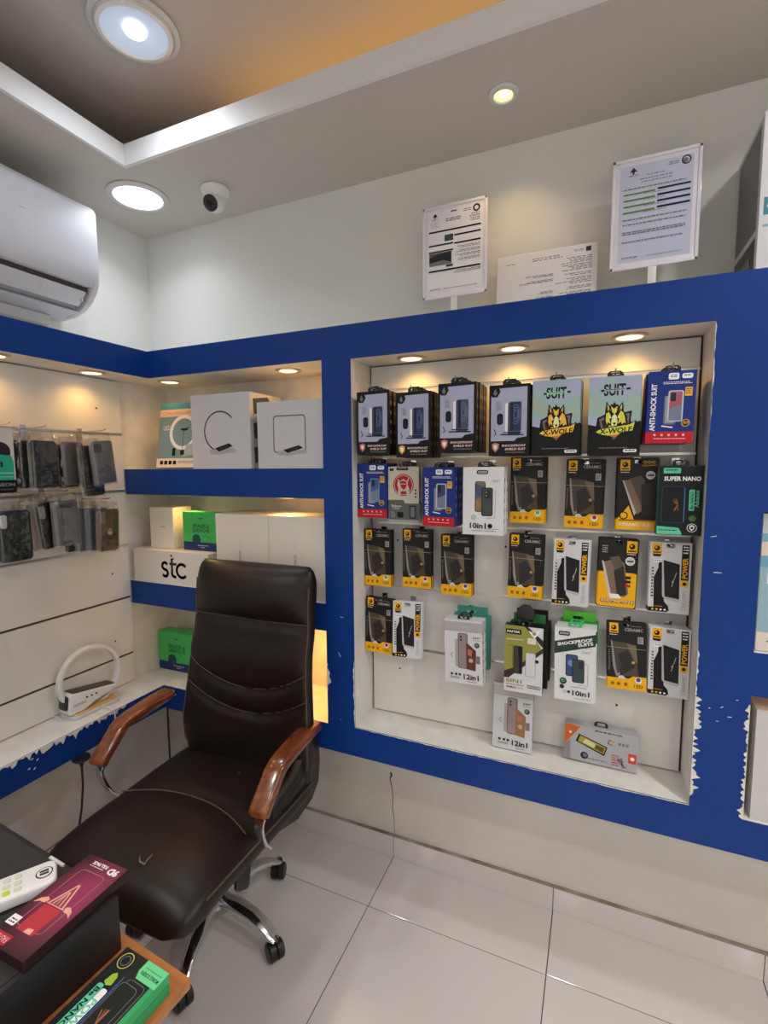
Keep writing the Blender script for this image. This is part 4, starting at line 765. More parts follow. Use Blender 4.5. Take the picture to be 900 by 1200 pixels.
lampbox('white box with a square lamp drawing at the right of the top shelf', .612, .256, .175, .222, 's', 0)
# middle shelf
e = prod_box('white_shipping_box', 'wide white carton with black stc lettering on the lower corner shelf', .052, .010, S2, .385, .19, .128, ink(226, 220, 212)); P = Print(.385, .128); P.rect(0, 0, 1, 1, ink(226, 220, 212))
SC = ink(58, 28, 50); AX = .128/.385
arc = lambda cu, cv, r, a0, a1, n=12: [(cu+r*AX*math.cos(math.radians(a0+(a1-a0)*i/n)), cv-r*math.sin(math.radians(a0+(a1-a0)*i/n))) for i in range(n+1)]
P.line(arc(.435, .46, .105, 40, 265)[:]+arc(.435, .67, .105, 85, -140), .029, SC); P.line([(.530, .24), (.530, .66)]+arc(.562, .66, .105, 180, 290, 6), .029, SC); P.line([(.505, .38), (.585, .38)], .026, SC); P.rect(.515, .10, .536, .17, SC); P.rect(.541, .19, .560, .25, SC)
P.line(arc(.660, .565, .20, 48, 312, 18), .029, SC); front(e, P, .128)
MB().box(-.19, .19, .094, .096, .1282, .1286, LGR).build('lid_seam', e)
ZB2 = S2+.1290
e = prod_box('small_white_box', 'small cream-white box with a tiny dark logo standing on the stc carton', -.022, .048, ZB2, .118, .10, .162, ink(228, 220, 208), yaw=2); P = Print(.118, .162); P.rect(0, 0, 1, 1, ink(228, 220, 208)); P.text('airpro', .54, .47, .24, DG, hf=.05, bold=.02); front(e, P, .162)
def speaker_box(label, x, y, z, w, h, yaw=0):
    e = prod_box('earphone_box', label, x, y, z, w, .055, h, ink(75, 190, 100), yaw=yaw); P = Print(w, h); GN = ink(75, 190, 100); DN = ink(38, 52, 110); P.rect(0, 0, 1, 1, GN); P.rect(0, .78, 1, 1, DN)
    P.poly([(.42, .13), (.5, .16), (.58, .13), (.5, .19)], DG); P.text('SPEAKER &', .50, .36, .46, ink(20, 60, 60), hf=.085, bold=.012); P.text('EARPHONE', .51, .475, .46, ink(20, 60, 60), hf=.085, bold=.012)
    P.ell(.37, .72, .12, ink(35, 80, 80), 20); P.rect(.22, .78, .52, .9, DN); P.ell(.62, .68, .075, ink(40, 140, 80), 16); P.ell(.62, .68, .062, GN, 16); P.ell(.72, .70, .06, ink(40, 140, 80), 16); P.ell(.72, .70, .05, GN, 16); P.tiny(.40, .86, .70, .89, 1, W_, 3, 1); P.tiny(.48, .91, .60, .94, 1, W_, 4, 1)
    front(e, P, h); return e
speaker_box('bright green speaker and earphone box standing on the stc carton', .165, .062, ZB2, .178, .148)
speaker_box('green speaker and earphone box standing on the counter in the corner', -.054, .122, S3, .200, .165, 1)
for i, (x, lab) in enumerate([(.392, 'tall white box with pale vertical lettering, left of the pair behind the chair'), (.626, 'tall white box with pale vertical lettering, right of the pair behind the chair')]):
    e = prod_box('tall_white_box', lab, x, .022, S2, .232, .17, .280 if i == 0 else .279, ink(226, 219, 210)); P = Print(.232, .28); P.rect(0, 0, 1, 1, ink(226, 219, 210)); P.text('HONOR', .46, .56, .24, ink(100, 96, 94), hf=.05, rot=90); P.text('5G', .46, .37, .07, LGR, hf=.04, rot=90); front(e, P, .28)

# ring lamp with charger and clock
e = thing('ring_lamp', 'white ring lamp with grey-topped charging clock base on the left counter', 'lamp', (-.097, -.232, S3+.0003), (0, 0, math.radians(-3)))
R0 = .107; m = MB(); ang = [2*PI*i/48 for i in range(49)]
rings = []
for a in ang:
    cx_, cz_ = math.cos(a), math.sin(a); q = []
    for dr, dx in ((-.006, -.011), (-.006, .011), (.006, .011), (.006, -.011)): q.append((dx, (R0+dr)*cx_, .1145+(R0+dr)*cz_))
    rings.append(q)
m.loft(rings, WHITEP, caps=False); m.build('ring', e, bevel=.002, segs=2)
MB().prism(rrect(-.045, -.092, .045, .085, .02), .0, .012, CREAMP, 'z').build('base', e, bevel=.003)
WARMW = mat('warm_wood_tone', (.70, .45, .18), .5); MB().prism(rrect(-.040, -.084, .043, .080, .02), .0122, .016, WARMW, 'z').build('base_top', e)
m = MB().prism([(-.095, .017), (-.099, .030), (-.091, .084), (-.083, .089), (.078, .064), (.074, .048), (.0, .034), (-.045, .017)], -.026, .032, WHITEP, 'x'); m.build('clock_body', e, bevel=.004, segs=3)
m = MB().prism([(-.080, .0888), (.074, .0648), (.074, .0668), (-.080, .0908)], -.022, .028, ink(70, 62, 58), 'x'); m.build('charging_pad', e, bevel=.0008, segs=1)
o = MB().prism(rrect(-.023, .036, .023, .084, .009), 0, .004, BLACKP, 'y').build('clock_face', e, bevel=.001); o.location = (.003, -.108, .0); o.rotation_euler = (math.radians(-8), 0, 0)
m = MB(); 
for yy in (-.035, -.018, -.001): m.cyl((.033, yy, .060), .0032, .002, K, 10, 'x')
m.build('button', e); P = Print(.05, .012); P.tiny(.05, .1, .95, .9, 2, GRY, 4, 1); o = link('printed_side', P.mesh(), e); o.location = (.0323, -.060, .045); o.rotation_euler = (0, 0, math.radians(90))
o = MB().tube([(-.045, -.225, S3+.004), (-.030, -.222, S3+.012), (-.012, -.222, S3+.007), (.003, -.222, S3+.0055), (.0075, -.222, S3-.004), (.0085, -.222, S3-.02), (.008, -.226, S3-.045)], .0022, WHITEP, n=7).build('lamp_cable', None, smooth=True); tag(o, 'short white cable hanging over the counter edge from the ring lamp', 'cable')
o = MB().tube([(-.143, -.334, S3+.004), (-.130, -.336, S3+.004), (-.098, -.340, S3+.004)], .003, WHITEP, n=7).build('cable_plug', None, smooth=True); tag(o, 'white cable end lying behind the ring lamp on the counter', 'cable')
# black cable and socket under the counter
e = thing('black_cable', 'black plug and cable hanging below the blue counter by the chair arm', 'cable', (0, 0, 0))
MB().prism(rrect(-.365, .568, -.325, .594, .008), -.012, .02, BLACKP, 'x').build('plug', e, bevel=.002) if False else MB().lathe([(0, .0), (.026, 0), (.028, -.006), (.022, -.012), (.008, -.018), (.006, -.03), (0, -.03)], BLACKP, (.012, -.355, .596), n=20).build('plug', e, smooth=True)
MB().tube([(.012, -.355, .570), (.013, -.356, .50), (.008, -.362, .42), (-.01, -.37, .32), (-.03, -.38, .18), (-.05, -.38, .004)], .0035, BLACKP, n=8).build('cord', e, smooth=True)

# ================================================================== NOTICES ON THE LEDGE
ACR = mat('clear_acrylic', (.80, .78, .86), .08, spec=.8)
def notice(name, label, x, y, z, w, h, P, frame, stem=True, frame_m=None):
    e = thing(name, label, 'notice', (x, y, z)); W, H = w/2+frame, h/2+frame
    MB().box(-W, W, 0, .004, -H, H, frame_m or ACR).build('holder', e, bevel=.0015)
    if frame > .004:
        m = MB()
        for a in ((-W, W, -H, -H+.008), (-W, W, H-.008, H), (-W, -W+.008, -H, H), (W-.008, W, -H, H)): m.box(a[0], a[1], -.003, -.0002, a[2], a[3], frame_m or ACR)
        m.build('holder_rim', e, bevel=.0012)
    o = link('printed_sheet', P.mesh(), e)
    if stem:
        zb = ZT-z+.0005
        MB().box(-.010, .010, -.003, .006, zb+.006, -H, WHITEP).box(-.022, .022, -.010, .014, zb, zb+.006, WHITEP).build('stand', e, bevel=.002)
    return e
PAP = ink(232, 232, 240)
w, h = .168, .240; P = Print(w, h); P.rect(0, 0, 1, 1, PAP)
def tree_logo(P, u, v, s): P.poly([(u-s, v), (u-s*.5, v-s*.5), (u, v-s*.9), (u+s*.5, v-s*.5), (u+s, v), (u+s*.3, v-s*.1), (u+s*.2, v+s*.4), (u-s*.2, v+s*.4), (u-s*.3, v-s*.1)], DG); P.tiny(u-s*1.2, v+s*.5, u+s*1.3, v+s*.9, 1, GRY, 2, 1)
tree_logo(P, .14, .065, .05); P.tiny(.66, .03, .80, .07, 2, GRY, 5, 1, True); P.ell(.90, .045, .065, DG, 20); P.ell(.90, .045, .035, PAP, 16); P.rr(.43, .02, .54, .035, .002, DG)
P.tiny(.34, .105, .62, .15, 2, DG, 9, 1); P.tiny(.06, .12, .26, .20, 4, LGR, 3); P.tiny(.72, .10, .96, .20, 4, GRY, 4, .6, True)
P.rect(.02, .235, .98, .255, K); P.rect(.50, .31, .98, .33, K); P.rect(.50, .41, .98, .43, K); P.rect(.02, .40, .48, .42, DG); P.rect(.32, .30, .48, .375, DG); P.rect(.33, .31, .47, .365, ink(60, 80, 80)); P.rect(.02, .48, .48, .50, DG)
P.rect(.03, .505, .45, .66, ink(90, 92, 96)); P.poly([(.03, .56), (.20, .52), (.45, .51), (.45, .66), (.03, .66)], ink(40, 42, 46)); P.poly([(.03, .62), (.30, .60), (.45, .64), (.45, .66), (.03, .66)], GRY)
for v in (.46, .51, .56, .61): P.tiny(.52, v, .97, v+.035, 2, GRY, int(v*100), .8, True)
P.rect(.35, .665, .48, .69, DG); P.rect(.02, .715, .98, .735, K); P.tiny(.45, .75, .98, .79, 2, GRY, 8, .8, True); P.tiny(.04, .945, .24, .97, 1, GRY, 3, 1); P.tiny(.30, .95, .95, .965, 1, GRY, 6, .9)
notice('notice_stand', 'printed notice with black bars and a photo in a clear stand, leftmost on the ledge', 1.129, .150, 2.197, w, h, P, .016)
w, h = .272, .19; P = Print(w, h); P.rect(0, 0, 1, 1, ink(222, 222, 228)); P.rr(.90, .03, .95, .10, .002, DG); P.tiny(.78, .05, .88, .09, 2, GRY, 3, 1, True); P.tiny(.36, .09, .68, .15, 2, GRY, 4, .9); P.tiny(.08, .12, .24, .15, 1, GRY, 3)
for v in (.16, .21, .27, .32, .40, .47, .52, .60, .68): P.tiny(.60, v, .96, v+.05, 2, GRY, int(v*100), .5, True)
for v in (.36, .44, .62, .70, .76): P.tiny(.20 if v < .6 else .35, v, .58, v+.045, 2, GRY, int(v*77), .3, True)
P.rect(.30, .90, .99, .975, GRY); P.rect(.03, .90, .28, .975, GRY); P.rr(.02, .90, .09, .99, .002, ink(210, 210, 215))
notice('notice_sheet', 'wide white landscape certificate leaning on the wall between two portrait notices', 1.39, .195, ZT+.1000, w, h, P, .004, False); COL.objects['notice_sheet'].rotation_euler = (math.radians(-6), 0, 0)
w, h = .168, .242; P = Print(w, h); PB = ink(196, 200, 224); P.rect(0, 0, 1, 1, PB); tree_logo(P, .19, .07, .055); P.ell(.90, .05, .065, DG, 20); P.ell(.90, .05, .045, PB, 16); P.ell(.89, .055, .035, ink(110, 115, 125), 10); P.tiny(.66, .04, .80, .08, 2, GRY, 5, 1, True)
P.tiny(.38, .115, .62, .135, 1, GRY, 9, 1); P.tiny(.28, .15, .74, .17, 1, GRY, 8, 1); P.tiny(.30, .18, .72, .20, 1, GRY, 7, 1)
GRB = ink(95, 140, 50); NVB = ink(25, 30, 60)
for i in range(4): v = .285+i*.062; P.rect(.06, v, .50, v+.016, GRB); P.rect(.53, v-.012, .97, v+.008, NVB); P.tiny(.35, v+.022, .65, v+.034, 1, GRY, i+3, 1)
for v in (.235, .55, .60, .68, .70, .78): P.tiny(.06, v, .96, v+.025, 1, GRY, int(v*50), .9)
P.tiny(.06, .945, .30, .965, 1, GRY, 3, 1); P.tiny(.42, .95, .90, .962, 1, GRY, 3, 1)
notice('notice_stand', 'lavender notice with green and navy bars in a clear stand, rightmost on the ledge', 1.663, .150, 2.203, w, h, P, .018)
# carton on the ledge at the right frame edge
e = thing('carton', 'grey and white carton on the ledge cut by the right frame edge', 'box', (1.862, .03, ZT+.001), (0, 0, 0))
MB().box(0, .36, 0, .22, 0, .34, ink(205, 205, 210)).build('box_body', e, bevel=.002, segs=1)
m = MB(); m.flat = True
def sd(y0, y1, z0, z1, c_, x=-.0004, z2=None): m.add([(x, y0, z0), (x, y0, z1), (x, y1, z1 if z2 is None else z2), (x, y1, z0)], [(0, 1, 2, 3)], c_)
sd(.02, .205, .10, .325, ink(108, 106, 108)); sd(.02, .205, .012, .085, ink(70, 66, 66)); m.add([(-.0006, .05+.02*i, .03) for i in (0, 1)]+[(-.0006, .07+.02*0, .05), (-.0006, .05, .05)], [(0, 1, 2, 3)], ink(150, 148, 146))
for i in range(6): sd(.05+.018*i, .062+.018*i, .035, .055, ink(140, 138, 136), -.0006)
m.build('printed_side', e)
P = Print(.36, .34); P.rect(0, 0, 1, 1, ink(205, 205, 210)); P.rect(.02, .53, .9, .64, ink(60, 125, 140)); P.text('C', .06, .585, .045, W_); P.rect(.02, .70, .9, .715, ink(120, 170, 185)); o = link('printed_front', P.mesh(), e); o.location = (.18, 0, .17)
# right-hand recess boxes
e = prod_box('ring_light_box', 'pale blue ring light box in the recess at the right edge, half way up', 2.005, .02, 1.1065, .20, .08, .325, ink(205, 210, 214)); w, h = .20, .325
P = Print(w, h); P.rect(0, 0, 1, 1, ink(150, 182, 198)); P.rect(0, 0, 1, .14, ink(205, 212, 214)); P.rect(0, .14, 1, .20, ink(120, 170, 190)); P.rect(0, .20, 1, .30, ink(225, 205, 190)); P.text('12 INCH', .28, .25, .34, ink(200, 90, 60), hf=.10); P.text('LED', .22, .46, .30, W_, hf=.14, bold=.01); P.rect(0, .30, 1, .38, ink(110, 165, 190)); P.text('M', .14, .81, .05, DG); P.rect(0, .86, 1, 1, ink(228, 215, 205)); P.tiny(.1, .92, .6, .94, 1, GRY, 3, 1); front(e, P, h)
e = prod_box('white_recess_box', 'plain white box in the recess at the lower right edge', 2.035, .012, .6875, .24, .18, .275, ink(205, 203, 203)); P = Print(.24, .275); P.rect(0, 0, 1, 1, ink(205, 203, 203)); front(e, P, .275)
MB().box(-.12, .12, .0, .18, .2752, .278, ink(230, 205, 185)).build('lid', e)
# ================================================================== OFFICE CHAIR
CH = thing('office_chair', 'high-backed dark brown leather office chair with red wooden armrests and chrome base', 'chair', (.408, -.194, 0), (0, 0, 0))
A = math.radians(1); Fv = Vector((math.sin(A), -math.cos(A), 0)); Rv = Vector((math.cos(A), math.sin(A), 0)); O = Vector((.0, .0, 0))
def L(r, f, z): v = O+Rv*r+Fv*f; return (v.x, v.y, z)
def sup(a, n=2.6):
    c_, s_ = math.cos(a), math.sin(a); return (abs(c_)**(2/n)*(1 if c_ >= 0 else -1), abs(s_)**(2/n)*(1 if s_ >= 0 else -1))
# star base and castors
m = MB()
hub = MB().tube([(0, 0, .085), (0, 0, .135)], [.045, .038], CHROME, n=24); hub.build('hub', CH, smooth=True)
MB().tube([(0, 0, .13), (0, 0, .25), (0, 0, .251), (0, 0, .40)], [.026, .026, .016, .016], BLACKP, n=20).build('gas_lift', CH, smooth=True)
BR = .255
for k, a in enumerate((71, -4, -69, -149, 143)):
    a = math.radians(a); d = Vector((math.cos(a), math.sin(a), 0)); sd_ = Vector((-d.y, d.x, 0)); rings = []
    for t_, hh, ww, zt in ((.03, .034, .026, .128), (.10, .032, .025, .132), (.17, .028, .023, .122), (.215, .024, .021, .104), (.245, .022, .018, .082), (.262, .018, .014, .070)):
        rings.append([tuple(d*t_+sd_*ww*sup(2*PI*j/14)[0]+Vector((0, 0, zt-hh/2+hh/2*sup(2*PI*j/14)[1]))) for j in range(14)])
    leg = MB().loft(rings, CHROME).build('leg', CH, smooth=True)
    cs_ = Vector((d.x, d.y, 0))*BR; b = math.radians((20, 60, 75, 10, 40)[k]); ax = Vector((math.cos(b), math.sin(b), 0))
    m = MB(); cc = cs_+Vector((0, 0, .0287))
    for s_ in (-1, 1): m.tube([cc+ax*s_*.002, cc+ax*s_*.004, cc+ax*s_*.020, cc+ax*s_*.025], [.026, .0285, .0285, .023], BLACKP, n=22)
    m.tube([cc-ax*.009, cc+ax*.009], [.019, .019], BLACKP, n=14)
    pr = Vector((-ax.y, ax.x, 0)); m.tube([cc+Vector((0, 0, .0))+pr*.022, cc+pr*.024+Vector((0, 0, .018)), cc+pr*.008+Vector((0, 0, .032)), cc+Vector((0, 0, .036)), cc-pr*.010+Vector((0, 0, .030))], [.008, .012, .015, .013, .008], BLACKP, n=10, flat=.8)
    m.tube([cc+Vector((0, 0, .03)), cc+Vector((0, 0, .044))], [.006, .006], CHROME, n=10); m.build('castor', leg, smooth=True)
# mechanism
m = MB(); mb = [L(-.09, -.10, .405), L(.09, -.10, .405), L(.09, .20, .405), L(-.09, .20, .405)]
m.add(mb+[(x, y, .44) for x, y, z in mb], [(0, 1, 2, 3), (4, 7, 6, 5), (0, 4, 5, 1), (1, 5, 6, 2), (2, 6, 7, 3), (3, 7, 4, 0)], BLACKP); m.build('tilt_mechanism', CH, bevel=.004)
lev_ = MB().tube([L(.08, .14, .42), L(.20, .19, .43), L(.285, .206, .44)], .006, CHROME, n=8).build('lever', CH, smooth=True)
o = MB().prism(rrect(-.022, -.03, .022, .03, .012), -.006, .006, BLACKP, 'y').build('lever_paddle', lev_, bevel=.003); o.location = L(.292, .206, .443); o.rotation_euler = (math.radians(-15), math.radians(18), A+math.radians(70))
# seat cushion: lofted from rear to front
SZ = .545
def seat_w(f): # half width
    t_ = (f+.14)/.60; return .272-.012*max(0, (t_-.25)/.75)
rings = []; N = 44; fr_n = 22
for i in range(fr_n+1):
    t_ = i/fr_n; f_ = -.14+.585*t_
    ed = 1.0
    if t_ > .86: ed = math.sqrt(max(0, 1-((t_-.86)/.14)**2.0))
    if t_ < .06: ed = math.sqrt(max(0.05, 1-((.06-t_)/.06)**2))
    hw = seat_w(f_)*(1-.20*(1-ed)); th = .045*max(ed, .12); zc = SZ-.045-.012*max(0, (t_-.7)/.3)**2*2
    q = []
    for j in range(N):
        a = 2*PI*j/N; sx, sy = sup(a, 3.4); z_ = zc+th*sy
        if sy > 0: z_ += .012*(1-sx*sx)*ed*(sy)-.010*math.exp(-((f_-.126-.055*abs(sx)**2.2)/.016)**2)*max(0, 1-abs(sx)**6)  # crown and the cross seam
        q.append(L(sx*hw+.052, f_, z_))
    rings.append(q)
seat_ = MB().loft(rings, LEATHER).build('seat', CH, smooth=True, angle=60)
# piping round the seat side and the curved seam on top
PIPE = mat('leather_piping', (.085, .055, .042), .4)
pts = []
for f_ in [x*.02-.12 for x in range(25)]: pts.append(L(.052+seat_w(f_)-.003, f_, SZ-.026))
MB().tube(pts, .0028, PIPE, n=6).build('seat_piping', seat_, smooth=True)
sm = []
for i in range(25):
    r_ = -.235+.47*i/24; sm.append(L(r_+.052, .126+.055*abs(r_/.235)**2.2, SZ+.0004+.012*(1-(r_/.27)**2)))
MB().tube(sm, .0022, PIPE, n=6).build('seat_seam', seat_, smooth=True)
# backrest
def back_c(z): # forward offset of the mid plane, and sideways drift
    t_ = (z-.46)/.77; return -.128+.012*math.sin(PI*min(1, max(0, t_)))
def back_w(z):
    P_ = [(.44, .212), (.50, .244), (.60, .262), (.68, .264), (.78, .252), (.88, .240), (.98, .233), (1.08, .230), (1.18, .230), (1.22, .224), (1.25, .212)]
    for (a, wa), (b, wb_) in zip(P_, P_[1:]):
        if z <= b: s_ = max(0, (z-a)/(b-a)); return wa+(wb_-wa)*s_
    return P_[-1][1]
def drift(z): return .072+.038*max(0, min(1, (z-.66)/.35))
def bulge(u, z): # extra thickness of the front face
    arc1 = .815+.090*(abs(u)**2)   # upper curved seam
    arc2 = .730+.088*(abs(u)**2)
    hd = 1.050+.004*abs(u)
    g_ = lambda c_, s_: math.exp(-((z-c_)/s_)**2)
    b_ = -.016*g_(arc1, .012)-.016*g_(arc2, .012)-.020*g_(hd, .015)
    b_ += .018*g_(1.140, .06)                                        # head roll
    b_ += .010*g_(.92, .07)+.008*g_(.64, .06)
    for k_, u0 in enumerate((-.5, -.28, .05, .3, .52)):                 # gathers under the head roll
        b_ -= .006*math.exp(-((u-u0-(z-1.02)*(.6 if u0 < 0 else -.6))/.045)**2)*math.exp(-((z-1.000)/.035)**2)
    return b_*(1-abs(u)**5)
rings = []; NB = 60
zs = [.44+.79*i/60 for i in range(61)]
for i, z in enumerate(zs):
    t_ = (z-.44)/.77; ed = 1.0
    if z > 1.180: ed = math.sqrt(max(.02, 1-((z-1.180)/.0505)**2))
    if z < .50: ed = math.sqrt(max(.05, 1-((.50-z)/.065)**2))
    hw = back_w(z)*(1-.05*(1-ed)); th = (.050+.010*math.exp(-((z-1.12)/.06)**2))*max(ed, .2); fc = back_c(z); q = []
    for j in range(NB):
        a = 2*PI*j/NB; sx, sy = sup(a, 2.8)
        f_ = fc+th*sy*.9+(.022*sx*sx if z < .95 else .022*sx*sx*max(0, 1-(z-.95)/.2))     # wings curve forward
        if sy > 0: f_ += bulge(sx, z)*min(1, sy*1.5)
        q.append(L(sx*hw+drift(z), f_, z))
    rings.append(q)
back_ = MB().loft(rings, LEATHER).build('backrest', CH, smooth=True, angle=60)
def on_front(u, z, off=.0):
    sx = u; sy = (1-abs(sx)**2.8)**(1/2.8); th = .050+.010*math.exp(-((z-1.12)/.06)**2)
    f_ = back_c(z)+th*sy*.9+(.022*sx*sx if z < .95 else .022*sx*sx*max(0, 1-(z-.95)/.2))+bulge(sx, z)+off
    return L(sx*back_w(z)+drift(z), f_, z)
for c0, c1, nm in ((.815, .090, 'back_seam'), (.730, .088, 'back_seam'), (1.050, .004, 'headrest_seam')):
    MB().tube([on_front(u, c0+c1*u*u, .0030) for u in [(-.95+1.9*i/30) for i in range(31)]], .0020, PIPE, n=6).build(nm, back_, smooth=True)
for s_ in (-1, 1):
    MB().tube([on_front(s_*.965, z, .001) for z in [.58+.59*i/24 for i in range(25)]], .0026, PIPE, n=6).build('back_piping', back_, smooth=True)
# armrests: chrome bracket with a varnished wooden pad bent in two
def arm(s_, dr):
    path = [(-.128, .712), (-.122, .714), (-.04, .710), (.05, .700), (.078, .694), (.096, .682), (.160, .620), (.172, .607), (.176, .602)]
    rr_ = dr
    rings = []
    n_ = len(path)
    for i, (f_, z) in enumerate(path):
        a_ = path[max(0, i-1)]; b_ = path[min(n_-1, i+1)]; d = Vector((b_[0]-a_[0], b_[1]-a_[1])).normalized(); nn = Vector((-d.y, d.x))
        if nn.y < 0: nn = -nn
        ww = .030 if 0 < i < n_-1 else .022; tt = .016 if 0 < i < n_-1 else .012; rr2 = rr_-s_*.02*(1-i/(n_-1))*0
        rings.append([L(rr2+ww*sup(2*PI*j/20, 4.5)[0], f_+nn.x*tt*sup(2*PI*j/20, 4.5)[1], z+nn.y*tt*sup(2*PI*j/20, 4.5)[1]) for j in range(20)])
    pad_ = MB().loft(rings, REDWOOD).build('armrest', CH, smooth=True, angle=50)
    m = MB(); rail = []
    for f_, z in [(-.145, .693), (-.10, .693), (-.04, .690), (.05, .680), (.070, .676), (.086, .664), (.150, .602), (.168, .582), (.168, .565), (.160, .535), (.145, .500), (.12, .470)]: rail.append((f_, z))
    rings = []
    for i, (f_, z) in enumerate(rail):
        a_ = rail[max(0, i-1)]; b_ = rail[min(len(rail)-1, i+1)]; d = Vector((b_[0]-a_[0], b_[1]-a_[1])).normalized(); nn = Vector((-d.y, d.x)); inn = max(0, (i-7)/4)*.012
        rings.append([L(rr_-s_*inn+.015*sup(2*PI*j/12, 4)[0], f_+nn.x*.005*sup(2*PI*j/12, 4)[1], z+nn.y*.005*sup(2*PI*j/12, 4)[1]) for j in range(12)])
    m.loft(rings, CHROME); m.build('arm_bracket', pad_, smooth=True, angle=50)
    
arm(-1, -.296); arm(1, .325)
# padded side wings joining the foot of the back to the seat
WG = [(-.03, .70), (-.015, .66), (-.008, .56), (-.018, .49), (-.065, .450), (-.15, .437), (-.25, .468), (-.285, .50), (-.262, .56), (-.16, .585), (-.09, .64)]
for xa, xb in ((.688, .720),):
    MB().prism([(y+.194, z) for y, z in WG], xa-.408, xb-.408, LEATHER, 'x').build('side_wing', CH, bevel=.009, segs=3)
    MB().prism([(y+.194, z) for y, z in [(-.05, .60), (-.045, .56), (-.12, .52), (-.20, .52), (-.19, .545), (-.11, .57)]], (xb if xa > .5 else xa)-.408-.0015, (xb if xa > .5 else xa)-.408+.0015, BLACKP, 'x').build('wing_inset', CH, bevel=.001)
# little tear in the seat front
o = MB().tube([L(.087, .350, SZ+.0065), L(.100, .362, SZ+.0065), L(.118, .364, SZ+.006), L(.114, .350, SZ+.007), L(.113, .334, SZ+.008)], [.0008, .0018, .0025, .0015, .0008], mat('worn_leather', (.30, .22, .17), .7), n=6).build('leather_tear', seat_)
o = MB().tube([L(.10, -.02, SZ+.010), L(.108, -.024, SZ+.010)], [.0025, .001], MC['worn_leather'], n=6).build('leather_tear', seat_)

# ================================================================== DESK CORNER
DZ = .68; DA = math.radians(-4); dk = thing('desk', 'orange-brown wooden desk corner at the bottom left', 'desk', (.940, -.803, 0), (0, 0, DA))
MB().box(-.88, 0, -.62, 0, DZ-.020, DZ, DESKWOOD).build('desk_top', dk, bevel=.002)
MB().box(-.85, -.035, -.58, -.055, .04, DZ-.0205, DESKWOOD).build('desk_body', dk, bevel=.002); MB().box(-.83, -.055, -.56, -.075, .001, .0395, BLACKP).build('plinth', dk)
def dl(x, y): # desk-local (from the corner) to world
    c_, s_ = math.cos(DA), math.sin(DA); return (.940+x*c_-y*s_, -.803+x*s_+y*c_)
BX = -.150; BT = .785
bx_, by_ = dl(BX, -.022)
bb_ = thing('black_case', 'matte black equipment box standing on the desk under the remote and phone box', 'box', (bx_, by_, DZ+.0005), (0, 0, DA))
BBM = mat('matte_black_box', (.011, .011, .013), .55, noise=.2, nscale=14); MB().box(-.72, 0, -.42, 0, 0, BT-DZ, BBM).build('box_body', bb_, bevel=.003); MB().box(-.71, -.01, -.41, -.01, BT-DZ-.0005, BT-DZ+.0012, mat('black_lid', (.018, .019, .020), .5)).build('lid', bb_)
m = MB().box(-.20, -.155, -.0105, -.005, BT-DZ+.0002, BT-DZ+.004, CREAMP).build('lid_edge_strip', bb_)
# green box lying on the desk, upside down to the camera
w, h, d, P, side, tab = d_supernano(1)
gx, gy = .875, -.935
ge = thing('case_box', 'black and bright green nano case box lying flat on the wooden desk', 'phone case box', (.872, -.925, DZ+.0365), (0, 0, math.radians(-3)))
MB().box(-.052, .052, -.092, .092, -.036, -.018, ink(50, 150, 90)).build('green_tray', ge, bevel=.001, segs=1); MB().box(-.052, .052, -.092, .092, -.0165, 0, ink(55, 165, 100)).build('box_body', ge, bevel=.001, segs=1)
MB().box(-.050, .050, -.090, .090, -.018, -.0165, K).build('tray_gap', ge)
P = Print(.104, .184); P.rect(0, 0, 1, 1, ink(22, 28, 28)); P.rect(0, 0, .09, 1, ink(55, 165, 100)); 
P.poly([(.0, .84), (.42, .84), (.48, .90), (.48, 1), (.0, 1)], ink(110, 215, 150)); P.text('MOBILE SCREEN', .23, .90, .38, ink(15, 40, 30), hf=.055, bold=.03); P.tiny(.05, .94, .40, .96, 1, ink(60, 150, 100), 3, 1)
P.rr(.12, .26, .50, .82, .08, ink(110, 120, 120)); P.rr(.13, .266, .49, .815, .07, ink(18, 22, 22)); P.rr(.20, .24, .56, .78, .08, ink(110, 120, 120)); P.rr(.21, .246, .55, .775, .07, ink(20, 25, 25)); P.line([(.59, .24), (.59, .80)], .02, ink(60, 95, 160))
for a in range(9): P.line([(.30+.06*math.cos(a), .36+.04*math.sin(a)), (.36, .44), (.40+.06*math.cos(a*2), .54+.03*math.sin(a))], .010, ink(170, 110, 80))
P.rr(.62, .20, .74, .66, .04, W_); P.text('POWER', .68, .40, .60, TEAL, hf=.11, rot=90, bold=.03); P.rr(.75, .26, .87, .68, .04, TEAL); P.text('Be NANO', .81, .47, .62, ink(12, 30, 24), hf=.09, rot=90, bold=.03)
P.poly([(.66, .70), (.74, .68), (.82, .70), (.80, .77), (.74, .80), (.68, .77)], ink(160, 190, 60)); P.ell(.80, .90, .13, ink(200, 190, 90), 20); P.ell(.80, .90, .115, ink(22, 28, 28), 20); P.ell(.80, .90, .08, GRY, 16); P.ell(.80, .90, .07, ink(22, 28, 28), 16)
o = link('printed_front', P.mesh(), ge); o.rotation_euler = (math.radians(-90), 0, PI); 
for i, yy in enumerate((.094, .100)): MB().box(-.030+.012*i, .004+.012*i, .0925, .0935, -.012-.008*i, -.004-.008*i, ink(225, 225, 225)).build('paper_flap', ge)
